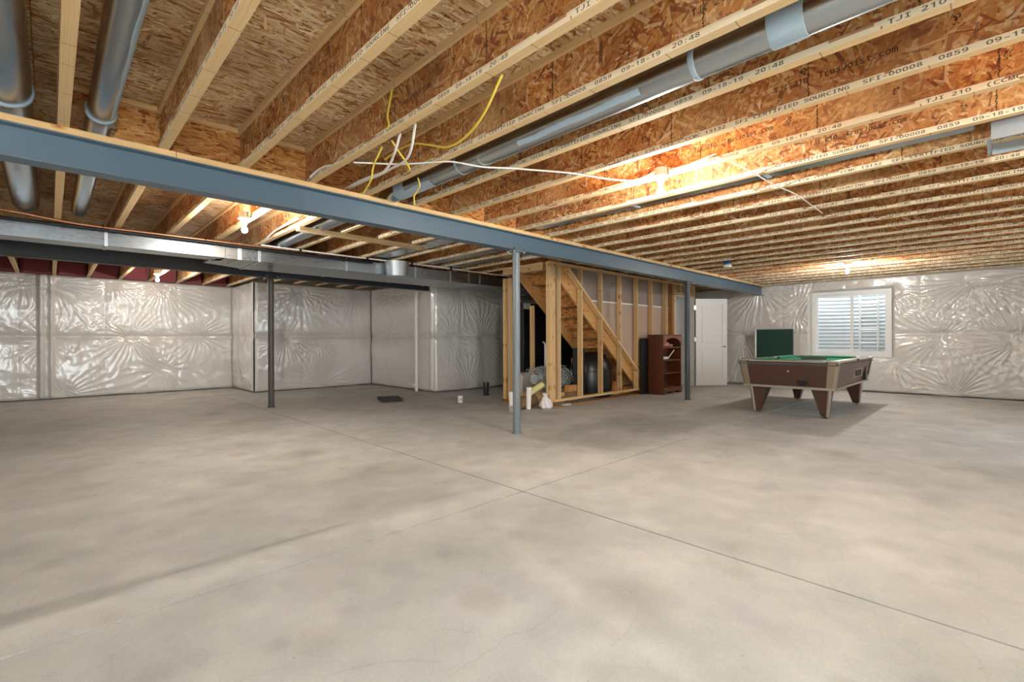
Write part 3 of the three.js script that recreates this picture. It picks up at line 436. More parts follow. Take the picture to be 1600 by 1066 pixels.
// ───────────────────────── bare bulb lamps and alarm ─────────────────────────
function lamp(label, x, z, power = 1, box_ = M.greyBox) {
  const t = thing('bare_bulb_lamp', label, 'lamp', [x, JB - .055, z], 0, 'porcelain bulb lamps under the joists');
  obj('junction_box', new THREE.CylinderGeometry(.052, .052, .062, 8).translate(0, .068, 0), box_, t);
  for (const k of [-1, 1]) obj('bracket', box(.022, .05, .006, .03, .075, k * .055), M.greyBox, t);
  obj('lamp_holder', lathe([[0, .04], [.058, .04], [.06, .034], [.058, .024], [.04, .016], [.027, .006], [.024, -.02], [.02, -.024], [0, -.024]], 26), M.porcelain, t);
  const bm = new THREE.MeshStandardMaterial({ color: 0xffffff, emissive: LAMP_COLOR, emissiveIntensity: 14, roughness: .4 });
  const b = obj('bulb', lathe([[.013, -.018], [.014, -.035], [.02, -.052], [.028, -.07], [.0305, -.086], [.027, -.102], [.017, -.113], [0, -.117]], 22), bm, t); b.castShadow = false;
  const l = new THREE.PointLight(LAMP_COLOR, LAMP_POWER * power, 0, 2); l.position.set(0, -.083, 0); l.castShadow = true; l.shadow.radius = 1.5; t.add(l); return t;
}
lamp('lit bare bulb hanging from the joists on the near side of the long beam', 3.40, -1.83);
lamp('lit bare bulb between the long beam and the trunk duct', 1.44, -5.42);
lamp('lit bare bulb against the far white plastic wall below the pink batts', 1.44, -10.95, .6);
lamp('lit bare bulb above the pool table near the window wall', 9.74, -1.80);
lamp('unseen lit bare bulb added overhead behind the photographer', -1.0, .6);  // out of view, added as fill light for the near floor
lamp('unseen lit bare bulb added near the wall behind the photographer', 3.42, 1.2);  // second added fill bulb, also out of view
{ const t = thing('smoke_alarm', 'unlit white cover on a bright blue electrical box among the far joists', 'alarm', [8.26, JB - .03, -3.22]); obj('junction_box', new RoundedBoxGeometry(.105, .075, .105, 2, .012).translate(0, .06, 0), M.blueBox, t); obj('cover', lathe([[0, -.03], [.05, -.03], [.064, -.018], [.066, .022], [0, .022]], 26), M.whitePlastic, t); }

// ───────────────────────── cables and loose lumber overhead ─────────────────────────
const cable = (name, pts, r, mat, label) => single(name, tube(pts, r, 10, 7), mat, label, 'cable');
cable('yellow_cable', [[1.51, 2.64, -2.6], [1.505, 2.58, -2.61], [1.5, 2.48, -2.635], [1.495, 2.42, -2.61], [1.5, 2.405, -2.64]], .0065, M.yellowCable, 'short yellow cable dropping along an OSB web, uppermost of the yellow cables');
cable('yellow_cable', [[1.6, 2.401, -2.761], [1.68, 2.372, -2.816], [1.77, 2.354, -2.883], [1.86, 2.334, -2.961], [1.9, 2.344, -3.051]], .0065, M.yellowCable, 'yellow cable crossing diagonally over the white cables');
cable('yellow_cable', [[1.6, 2.396, -2.886], [1.6, 2.348, -2.947], [1.62, 2.306, -3.047], [1.64, 2.246, -3.114], [1.68, 2.196, -3.318]], .0065, M.yellowCable, 'yellow cable hanging down toward the top of the blue-grey beam');
cable('yellow_cable', [[1.8, 2.456, -3.209], [1.8, 2.469, -2.991], [1.78, 2.434, -2.769], [1.76, 2.357, -2.558], [1.74, 2.278, -2.352], [1.7, 2.253, -2.133], [1.64, 2.284, -1.895], [1.58, 2.39, -1.682]], .0065, M.yellowCable, 'longest yellow cable swooping below the joists');
cable('yellow_cable', [[2.06, 2.366, -3.161], [2.07, 2.306, -3.149], [2.08, 2.272, -3.21], [2.09, 2.245, -3.263], [2.1, 2.187, -3.269]], .0055, M.yellowCable, 'small yellow cable end dangling in front of the long round duct');
cable('white_cable', [[1.6, 2.42, -2.48], [1.64, 2.347, -2.573], [1.68, 2.32, -2.666], [1.74, 2.323, -2.834], [1.78, 2.346, -3.046], [1.82, 2.372, -3.353], [1.86, 2.414, -3.696], [1.9, 2.442, -4.08]], .0085, M.whiteCable, 'thick white cable looping down behind the yellow cables, nearer the long duct');
cable('white_cable', [[1.58, 2.4, -2.62], [1.62, 2.339, -2.747], [1.68, 2.317, -2.917], [1.72, 2.311, -3.076], [1.76, 2.35, -3.341], [1.8, 2.39, -3.632], [1.86, 2.43, -4.019]], .0085, M.whiteCable, 'thick white cable looping down behind the yellow cables, nearer the big ducts');
cable('white_cable', [[1.5, 2.395, -3.431], [1.49, 2.418, -3.579], [1.48, 2.409, -3.687], [1.47, 2.385, -3.775]], .0065, M.whiteCable, 'short white cable curving onto the wood plate of the long beam');
cable('white_cable', [[1.566, 2.376, -3.227], [1.828, 2.374, -3.012], [1.981, 2.374, -2.815], [2.049, 2.368, -2.717], [2.255, 2.353, -2.605], [2.458, 2.372, -2.517], [2.538, 2.374, -2.476], [2.87, 2.372, -2.272], [3.006, 2.36, -2.192], [3.181, 2.355, -2.106], [3.317, 2.36, -2.017], [3.33, 2.37, -1.923], [3.34, 2.385, -1.867], [3.37, 2.395, -1.85]], .0062, M.whiteCable, 'long white cable stapled across the joists to the bulb in front of the beam');
cable('white_cable', [[3.43, 2.4, -1.77], [3.442, 2.41, -1.629], [3.442, 2.425, -1.518], [3.46, 2.44, -1.426]], .0062, M.whiteCable, 'short white cable leaving the bulb in front of the beam along its joist');
cable('white_cable', [[3.507, 2.376, -1.344], [3.809, 2.374, -1.314], [4.277, 2.374, -1.296], [4.67, 2.374, -1.251], [5.616, 2.374, -1.246]], .0055, M.whiteCable, 'white cable crossing under the joists beyond the bulb, past the flat duct');
cable('white_cable', [[2.0, 2.39, -6.75], [1.94, 2.42, -6.1], [1.945, 2.44, -5.71], [1.956, 2.46, -5.367]], .0075, M.whiteCable, 'pale cable stapled along a joist web beyond the beam, upper of two');
cable('white_cable', [[2.0, 2.39, -6.6], [1.93, 2.412, -6.06], [1.935, 2.42, -5.83], [1.947, 2.43, -5.3]], .0075, M.whiteCable, 'pale cable stapled along a joist web beyond the beam, lower of two');
{ const t = single('lumber_strip', span(2.0, 3.68, JB - .042, JB - .001, -5.55, -5.44), M.greyPine, 'long pale lumber strip nailed under the joists beyond the beam', 'board');
  single('lumber_scrap', span(2.66, 3.0, JB + .05, JB + .09, -5.96, -5.87), M.greyPine, 'short pale board end between joists above the lumber strip, nearer the black beam', 'board');
  single('lumber_scrap', span(3.06, 3.42, JB + .04, JB + .08, -5.92, -5.83), M.greyPine, 'short pale board end between joists beside the lumber strip, nearer the stairs', 'board');
  const tag = single('shop_light', new RoundedBoxGeometry(.06, .05, .5, 2, .01).translate(5.372, JB + .02, -5.0), M.whitePlastic, 'white metal strip between joists beyond the beam near the stair wall', 'strip');
}

// ───────────────────────── stair enclosure ─────────────────────────
const SLOPE = .80, yTop = (x) => 2.40 - .828 * (x - 6.24), SB = .085; // SB: gap under the floating wall
{
  const t = thing('stud_wall', 'open wood stud wall beside the stairs under the long beam', 'wall framing', [5.77, 0, -5.05]); const zf = 0, zb = -.089, X = (x) => x - 5.77;
  const top = JB - .004;
  obj('top_plate', span(0, X(11.02), top - .04, top, zb, zf), M.pine, t); obj('bottom_plate', span(0, X(9.95), SB, SB + .038, zb, zf), M.pine, t);
  const ys = (x) => yTop(x) - .10; // sloped plate
  { const a = 6.27, b = 9.0; const pl = prism([[X(a), ys(a)], [X(b), ys(b)], [X(b), ys(b) + .05], [X(a), ys(a) + .05]], .095, 'xy', zb - .002); obj('sloped_plate', pl, M.pine, t); }
  const stud = (x, y0, y1, m = PINES[Math.floor(rnd() * 3)], z0 = zb, z1 = zf) => obj('stud', span(X(x) - .019, X(x) + .019, y0, y1, z0, z1, 'y'), m, t);
  stud(5.80, SB + .038, top - .04, M.pine); stud(5.842, SB + .038, top - .04, M.pine); stud(5.885, SB + .038, top - .04, M.pine); stud(5.98, SB + .038, top - .04, M.pineC); stud(6.03, SB + .038, top - .04, M.greyPine);
  for (const [k, x] of [6.62, 7.22, 7.84, 8.44, 9.02, 9.6].entries()) { const y = ys(x); if (y > .2) { stud(x, SB + .038, y - .016, PINES[k % 3]); stud(x, y + .066, top - .04, PINES[(k + 1) % 3]); } else stud(x, SB + .038, top - .04, PINES[k % 3]); }
  stud(9.66, SB + .038, top - .04, M.pineB); stud(9.9, SB + .038, top - .04, M.treated); stud(9.985, .02, 2.1, M.pineB);
  obj('header', [span(X(9.97), X(10.95), 2.12, 2.16, zb, zf)], M.pineB, t); for (const x of [10.0, 10.3, 10.62, 10.9]) stud(x, 2.16, top - .04, M.pineB); stud(10.94, .02, 2.12, M.pineB); stud(10.985, .02, top - .04, M.pine);
  // end wall of the enclosure (faces the far column)
  const e = thing('stud_wall', 'short stud wall closing the high end of the stairs', 'wall framing', [5.77, 0, -5.2]);
  obj('top_plate', span(0, .089, top - .042, top - .002, -.95, 0, 'z'), M.pine, e); obj('header', span(0, .089, 2.25, 2.333, -.95, .0, 'z'), M.pineB, e);
  obj('stud', span(0, .089, .02, 2.19, -.95, -.912, 'y'), M.pine, e); obj('stud', span(.005, .089, .06, 2.19, -.83, -.79, 'y'), M.pineC, e); obj('block', span(0, .089, 0, .058, -.98, -.76, 'z'), M.treated, e);
  // back wall of the enclosure
  const bk = thing('stud_wall', 'stud wall behind the stairs, bare studs in shadow', 'wall framing', [5.86, 0, -6.1]);
  obj('bottom_plate', span(0, 3.2, 0, .038, -.089, 0), M.treated, bk); for (const [k, x] of [.66, 1.9, 2.5, 3.1].entries()) obj('stud', span(x - .019, x + .019, .04, Math.min(2.3, yTop(5.86 + x) - .42 > .3 ? yTop(5.86 + x) - .42 : .3), -.089, 0, 'y'), PINES[k % 3], bk);
  const sill = thing('floor_sill', 'reddish-brown treated sill on the concrete under the floating stud wall', 'board', [5.8, 0, -5.05]); obj('board', span(0, 2.5, 0, .02, -.089, .0), M.treated, sill); obj('board', span(2.505, 3.1, 0, .02, -.089, 0), lumber(0xa86a48), sill);
  // drywall behind the studs, above the slope
  const yj = 1.80, z = -5.165; const xAt = (y) => 6.24 + (2.40 - y) / .828; const topY = JB - .01;
  const up = thing('drywall_sheet', 'upper grey-brown drywall sheet behind the studs above the white joint', 'drywall', [0, 0, z]); obj('sheet', prism([[xAt(topY) + .02, topY], [xAt(yj + .02) + .02, yj + .022], [9.94, yj + .022], [9.94, topY]], .012), M.drywallTop, up);
  const lo = thing('drywall_sheet', 'lower brown drywall sheet behind the studs below the white joint', 'drywall', [0, 0, z]); obj('sheet', prism([[xAt(yj) + .02, yj], [xAt(.12) + .02, .12], [9.94, .12], [9.94, yj]], .012), M.drywallBack, lo); obj('joint_strip', span(xAt(yj) + .06, 9.94, yj - .002, yj + .024, .006, .0145), M.whitePaint, lo); obj('joint_strip', span(xAt(.58) + .06, 9.94, .58, .595, .0121, .0145), M.whitePaint, lo);
}
{ // staircase seen from below
  const t = thing('staircase', 'wooden staircase seen from below with OSB risers between two stringers', 'staircase', [5.9, 0, -5.2]); const X = (x) => x - 5.9, n = 14, rise = 2.70 / n, run = rise / .828;
  const str = (z, m) => obj('stringer', prism([[X(5.92), yTop(5.92)], [X(9.12), yTop(9.12)], [X(9.12), 0], [X(8.72), 0], [X(5.92), yTop(5.92) - .37]], .038, 'xy', z), m, t);
  str(.0, M.stringer); str(-.84, M.stringer);
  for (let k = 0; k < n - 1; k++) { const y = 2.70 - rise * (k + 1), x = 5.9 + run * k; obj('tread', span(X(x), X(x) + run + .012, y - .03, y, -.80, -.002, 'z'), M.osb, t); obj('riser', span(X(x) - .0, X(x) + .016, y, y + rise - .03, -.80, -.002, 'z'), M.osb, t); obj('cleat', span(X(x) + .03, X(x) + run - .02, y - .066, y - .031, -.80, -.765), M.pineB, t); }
}
{ // landing seen through the doorway, its trim and the open door
  structure('wall_landing', [span(9.4, 11.0, .0, JB, -6.2, -6.19), span(10.99, 11.0, 0, JB, -6.19, -5.15, 'z'), span(9.42, 9.43, 0, JB, -6.19, -5.18, 'z')], M.whitePaint); structure('baseboard_landing', span(9.44, 10.98, 0, .1, -6.19, -6.175), M.whitePaint);
  const j = new THREE.Group(); j.name = 'door_1'; j.userData.kind = 'structure'; scene.add(j);
  obj('door_jamb', [span(10.004, 10.022, 0, 2.105, -5.16, -5.03, 'y'), span(10.90, 10.918, 0, 2.105, -5.16, -5.03, 'y'), span(10.004, 10.918, 2.088, 2.106, -5.16, -5.03)], M.doorPaint, j);
  obj('door_casing', [span(10.03, 10.09, 0, 2.1, -5.17, -5.155, 'y')], M.doorPaint, j);
  // door leaf, hinged, standing open
  const a = new THREE.Group(); a.name = 'door_leaf'; j.add(a); a.position.set(10.93, 0, -5.0); a.rotation.y = -Math.atan2(.52, .58); const W = .75, H = 2.06, y0 = .012;
  const fr = [[0, .115], [W - .115, W]]; const panelY = [[.16, .82], [.98, H - .12]];
  obj('leaf', [span(0, .115, y0, H, -.0175, .0175, 'y'), span(W - .115, W, y0, H, -.0175, .0175, 'y'), span(.115, W - .115, y0, .2, -.0175, .0175), span(.115, W - .115, .84, .98, -.0175, .0175), span(.115, W - .115, H - .13, H, -.0175, .0175), span(.115, W - .115, .2, .84, -.006, .006), span(.115, W - .115, .98, H - .13, -.006, .006),
    ...[[.2, .84], [.98, H - .13]].map(([c, d]) => new RoundedBoxGeometry(W - .23 - .07, d - c - .07, .026, 3, .008).translate(W / 2, (c + d) / 2, 0))], M.doorPaint, a);
  obj('door_handle', [new THREE.CylinderGeometry(.027, .03, .012, 24).rotateX(Math.PI / 2).translate(W - .06, .93, .023), rod([W - .06, .93, .02], [W - .06, .93, .06], .011, 12), tube([[W - .06, .93, .06], [W - .1, .932, .062], [W - .16, .927, .058]], .009, 6, 10), new THREE.CylinderGeometry(.027, .03, .012, 24).rotateX(Math.PI / 2).translate(W - .06, .93, -.023), rod([W - .06, .93, -.02], [W - .06, .93, -.06], .011, 12), tube([[W - .06, .93, -.06], [W - .1, .932, -.062], [W - .16, .927, -.058]], .009, 6, 10)], M.nickel, a);
  for (const y of [.28, 1.05, 1.8]) obj('door_hinge', [rod([-.012, y, .012], [-.012, y + .1, .012], .008, 10), box(.05, .1, .003, -.02, y + .05, .019)], M.nickel, a);
}

// ───────────────────────── things under and around the stairs ─────────────────────────
{
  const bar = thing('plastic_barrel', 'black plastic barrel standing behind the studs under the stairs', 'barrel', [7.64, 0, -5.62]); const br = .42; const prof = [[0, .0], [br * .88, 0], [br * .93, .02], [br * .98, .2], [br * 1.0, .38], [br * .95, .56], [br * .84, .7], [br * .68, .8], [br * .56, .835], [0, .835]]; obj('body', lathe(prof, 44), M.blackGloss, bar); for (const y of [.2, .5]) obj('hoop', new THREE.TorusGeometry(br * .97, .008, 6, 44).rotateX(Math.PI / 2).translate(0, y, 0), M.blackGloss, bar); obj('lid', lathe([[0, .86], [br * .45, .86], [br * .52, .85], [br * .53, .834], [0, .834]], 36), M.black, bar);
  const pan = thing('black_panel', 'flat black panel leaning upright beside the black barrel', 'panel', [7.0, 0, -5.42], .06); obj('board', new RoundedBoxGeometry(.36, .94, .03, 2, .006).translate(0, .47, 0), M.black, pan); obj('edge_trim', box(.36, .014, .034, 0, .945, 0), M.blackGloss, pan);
  // wire roll
  const roll = thing('wire_roll', 'loose roll of shiny grey wire mesh under the stairs', 'wire roll', [6.3, .42, -5.62]); const q = rngOf(44), gs = [];
  for (let k = 0; k < 230; k++) { const x0 = -.42 + .84 * q(), r0 = .1 + .12 * q(), a0 = q() * 6.28, pts = []; const dir = q() < .5 ? 1 : -1; for (let i = 0; i <= 5; i++) { const a = a0 + dir * i * .42; pts.push([x0 + i * .035, Math.sin(a) * r0 * 1.0, Math.cos(a) * r0]); } gs.push(tube(pts, .0042, 2, 4)); } const sm = obj('wire_strands', gs, M.rubberGrey, roll); sm.userData.kind = 'stuff';
  obj('core', new THREE.CylinderGeometry(.09, .09, .6, 24).rotateZ(Math.PI / 2), M.rubberGrey, roll);
  const cr = thing('wood_crate', 'low rough wooden crate under the grey wire roll', 'crate', [6.3, 0, -5.6]); for (const y of [.02, .11]) for (const s of [-1, 1]) obj('slat', box(.9, .075, .018, 0, y + .03, s * .22), M.pineB, cr); obj('bottom', box(.88, .02, .42, 0, .012, 0), M.pineB, cr); for (const s of [-1, 1]) obj('end_board', box(.02, .17, .42, s * .44, .1, 0), M.pineC, cr); obj('rest', box(.9, .02, .12, 0, .19, 0), M.pineB, cr);
  const blk = (x, y, z, w, h, d, turn, label) => { const o = single('lumber_block', box(w, h, d, 0, 0, 0), lumber(0xf0bd84), label, 'wood block'); o.position.set(x, y, z); o.rotation.y = turn; };
  blk(8.4, .066, -5.42, .7, .13, .09, .05, 'orange lumber offcut on the floor under the low end of the stairs'); blk(8.28, .196, -5.44, .42, .13, .09, .12, 'orange lumber block stacked on the offcut under the stairs'); blk(6.68, .235, -5.35, .26, .11, .09, .1, 'orange cut block resting by the paired corner studs'); single('lumber_block', box(.3, .17, .12, 6.68, .09, -5.35), M.cardboard, 'dark scrap block supporting the orange block by the corner studs', 'wood block');
  // pipe lengths, tube, bag in front of the enclosure
  const pv = (x, z, h, r, tilt, label) => { const o = thing('pvc_pipe', label, 'pipe', [x, 0, z]); o.rotation.z = tilt; obj('pipe_wall', lathe([[r - .006, 0.004], [r, .004], [r, h], [r - .006, h], [r - .006, .004]], 24), M.whitePlastic, o); };
  pv(5.42, -5.2, .35, .04, -.05, 'white plastic pipe offcut standing by the grey column, on its stair side'); pv(5.1, -5.25, .3, .036, .03, 'white plastic pipe offcut half hidden behind the grey column'); single('foam_block', new RoundedBoxGeometry(.12, .1, .1, 2, .02).translate(5.02, .051, -5.12), M.greyBox, 'small grey-white block at the foot of the hidden pipe offcut', 'block');
  const yt = thing('cardboard_tube', 'pale yellow tube leaning out from under the stairs', 'tube', [5.66, .29, -5.28], -.35); yt.rotation.z = .5; obj('tube_wall', lathe([[.042, -.17], [.052, -.17], [.052, .17], [.042, .17], [.042, -.17]], 24).rotateZ(-Math.PI / 2), M.yellowTube, yt);
  const lg = single('concrete_tube', [new THREE.CylinderGeometry(.1, .1, .5, 22).rotateZ(Math.PI / 2).rotateY(.25).translate(5.5, .101, -5.34)], M.cardboard, 'dark brown cardboard roll lying on the floor by the corner stud', 'tube');
  const bag = thing('plastic_bag', 'crumpled white plastic bag against the corner stud', 'bag', [5.69, 0, -5.06]); const bg = lathe([[0, 0], [.085, .004], [.1, .04], [.085, .1], [.05, .17], [.028, .2], [.05, .235], [.03, .25], [0, .24]], 30), bp = bg.attributes.position; for (let i = 0; i < bp.count; i++) { const a = Math.atan2(bp.getZ(i), bp.getX(i)), k = 1 + 1.1 * (fbm(a * 2.4 + 9, bp.getY(i) * 14, 3) - .5); bp.setX(i, bp.getX(i) * k - .08 * bp.getY(i)); bp.setZ(i, bp.getZ(i) * k); } bg.computeVertexNormals(); obj('body', bg, M.bag, bag);
  const sm2 = single('plastic_scrap', new RoundedBoxGeometry(.16, .02, .09, 2, .008).translate(6.12, .031, -5.0), M.bag, 'flat white plastic scrap on the sill beside the corner studs', 'scrap');
  const pipe = thing('pvc_pipe', 'thin white bent pipe rising behind the wire roll', 'pipe'); obj('pipe_wall', tube([[6.72, .02, -6.0], [6.72, .5, -6.0], [6.72, .98, -6.0], [6.71, 1.04, -6.0], [6.66, 1.06, -6.0]], .018, 8, 10), M.whitePlastic, pipe);
  // black box added so the opening behind the stairs reads dark
  const fu = thing('dark_filler_box', 'black box added to keep the space behind the stairs dark', 'dark_filler_box', [7.95, 0, -7.15]); obj('dark_body', new RoundedBoxGeometry(1.9, 1.86, .62, 3, .02).translate(0, .93, 0), M.black, fu); obj('dark_panel', new RoundedBoxGeometry(1.5, .8, .02, 2, .006).translate(0, 1.2, .318), M.blackGloss, fu); obj('dark_panel', new RoundedBoxGeometry(1.5, .62, .02, 2, .006).translate(0, .42, .318), M.blackGloss, fu);
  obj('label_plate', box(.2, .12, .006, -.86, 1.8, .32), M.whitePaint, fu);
  const tk = thing('brine_tank', 'white storage tank standing in the dark behind the stairs', 'tank', [6.72, 0, -6.62]); obj('body', new RoundedBoxGeometry(.34, .42, .34, 3, .03).translate(0, .21, 0), M.whitePlastic, tk); obj('lid', new RoundedBoxGeometry(.37, .03, .37, 3, .012).translate(0, .433, 0), M.whitePlastic, tk);
}
{ // bookcase
  const t = thing('bookcase', 'dark cherry bookcase with an arched top standing by the doorway', 'bookcase', [8.71, 0, -4.65]); const W = .77, H = 1.2, D = .32, th = .02;
  obj('side_panel', span(0, th, 0, H - .02, -D, 0, 'y'), M.cherry, t); obj('side_panel', span(W - th, W, 0, H - .02, -D, 0, 'y'), M.cherry, t); obj('back_panel', span(th, W - th, .05, H - .02, -D, -D + .008, 'y'), M.cherry, t); obj('top_board', new RoundedBoxGeometry(W + .03, .022, D + .02, 2, .005).translate(W / 2, H - .01, -D / 2 + .003), M.cherry, t);
  for (const y of [.11, .405, .67, .925]) obj('shelf', span(th, W - th, y, y + .02, -D + .01, -.006), M.cherryEdge, t);
  const arch = [[.0, H - .022], [.0, H - .21], [.045, H - .21], [.06, H - .17]]; for (let i = 0; i <= 14; i++) { const a = Math.PI - Math.PI * i / 14; arch.push([W / 2 + Math.cos(a) * (W / 2 - .07), H - .17 + Math.sin(a) * .105]); } arch.push([W - .06, H - .17], [W - .045, H - .21], [W, H - .21], [W, H - .022]); obj('arched_valance', prism(arch, .018, 'xy', 0), lumber(0x9a7c74), t);
  const base = [[0, 0], [.09, 0], [.13, .045], [.25, .055], [W / 2, .04], [W - .25, .055], [W - .13, .045], [W - .09, 0], [W, 0], [W, .11], [0, .11]]; obj('scalloped_base', prism(base, .018, 'xy', 0), M.cherry, t);
  const X = 8.71, Z = -4.65; single('white_box', new RoundedBoxGeometry(.05, .14, .1, 2, .006).translate(X + .06, .945 + .071, Z - .09), M.whitePaint, 'small white box at the end of the bookcase top shelf', 'box');
  single('pink_cloth', (() => { const g = new THREE.SphereGeometry(.1, 20, 14), p = g.attributes.position; for (let i = 0; i < p.count; i++) { const k = 1 + .5 * (fbm(p.getX(i) * 18 + 4, p.getZ(i) * 18 + p.getY(i) * 9, 3) - .5); p.setXYZ(i, p.getX(i) * 1.5 * k, Math.max(-.05, p.getY(i) * .6 * k), p.getZ(i) * k); } g.computeVertexNormals(); return g.translate(X + .26, .945 + .052, Z - .13); })(), new THREE.MeshStandardMaterial({ color: 0xc07a68, roughness: .9 }), 'crumpled pinkish cloth on the bookcase top shelf', 'cloth');
  single('glove', new RoundedBoxGeometry(.16, .06, .1, 4, .028).translate(X + .47, .945 + .031, Z - .11), M.cardboard, 'small tan bundle beside the pinkish cloth on the top shelf', 'bundle');
  single('white_rag', (() => { const g = new THREE.SphereGeometry(.06, 18, 12), p = g.attributes.position; for (let i = 0; i < p.count; i++) { const k = 1 + .7 * (fbm(p.getX(i) * 30 + 2, p.getZ(i) * 30 + p.getY(i) * 15, 3) - .5); p.setXYZ(i, p.getX(i) * 1.6 * k, Math.max(-.03, p.getY(i) * .6 * k), p.getZ(i) * k); } g.computeVertexNormals(); return g.translate(X + .28, .69 + .032, Z - .11); })(), M.bag, 'crumpled white rag on the second bookcase shelf', 'rag');
  single('white_rod', rod([X + .38, .706, Z - .1], [X + .7, .88, Z - .12], .01, 10), M.whitePaint, 'slim white rod leaning inside the second bookcase shelf', 'rod');
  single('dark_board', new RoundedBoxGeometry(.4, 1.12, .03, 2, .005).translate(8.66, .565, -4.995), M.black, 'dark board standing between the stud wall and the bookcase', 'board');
}
// ───────────────────────── small things on the far floor ─────────────────────────
{
  const m = thing('floor_mat', 'flat black square tray lying on the concrete before the recessed wall', 'tray', [4.46, 0, -7.8], -.35); obj('slab', new RoundedBoxGeometry(.38, .035, .5, 2, .008).translate(0, .018, 0), M.black, m); obj('rim', [box(.38, .02, .02, 0, .045, -.24), box(.38, .02, .02, 0, .045, .24), box(.02, .02, .46, -.18, .045, 0), box(.02, .02, .46, .18, .045, 0)], new THREE.MeshStandardMaterial({ color: 0x3a3833, roughness: .8 }), m);
  const s = thing('stub_pipe', 'black plastic drain pipe stub rising from the concrete', 'pipe', [6.22, 0, -7.13]); obj('pipe_wall', lathe([[.045, .002], [.055, .002], [.055, .2], [.062, .2], [.062, .26], [.05, .26], [.045, .22], [.045, .002]], 28), M.blackGloss, s);
  const c = thing('paint_can', 'small white can standing alone on the concrete floor', 'can', [5.18, 0, -6.63]); obj('body', lathe([[0, .002], [.044, .002], [.046, .008], [.044, .014], [.044, .11], [.047, .118], [.044, .124], [.038, .118], [0, .118]], 26), M.whitePlastic, c); obj('label_patch', new THREE.CylinderGeometry(.0448, .0448, .05, 20, 1, true, -.9, 1.1).translate(0, .06, 0), M.greyBox, c);
  const v = thing('vent_pipe', 'white plastic vent pipe standing against the plastic-covered wall by the black beam end', 'pipe', [5.70, 0, -8.83]); obj('pipe_wall', new THREE.CylinderGeometry(.036, .036, 2.16, 22).translate(0, 1.08, 0), M.whitePlastic, v); for (const y of [.1, 1.22, 2.1]) obj('coupling', new THREE.CylinderGeometry(.043, .043, .08, 22).translate(0, y, 0), M.whitePlastic, v); obj('cleanout', new THREE.CylinderGeometry(.03, .03, .06, 16).rotateZ(Math.PI / 2).translate(-.05, .14, 0), M.whitePlastic, v);
}
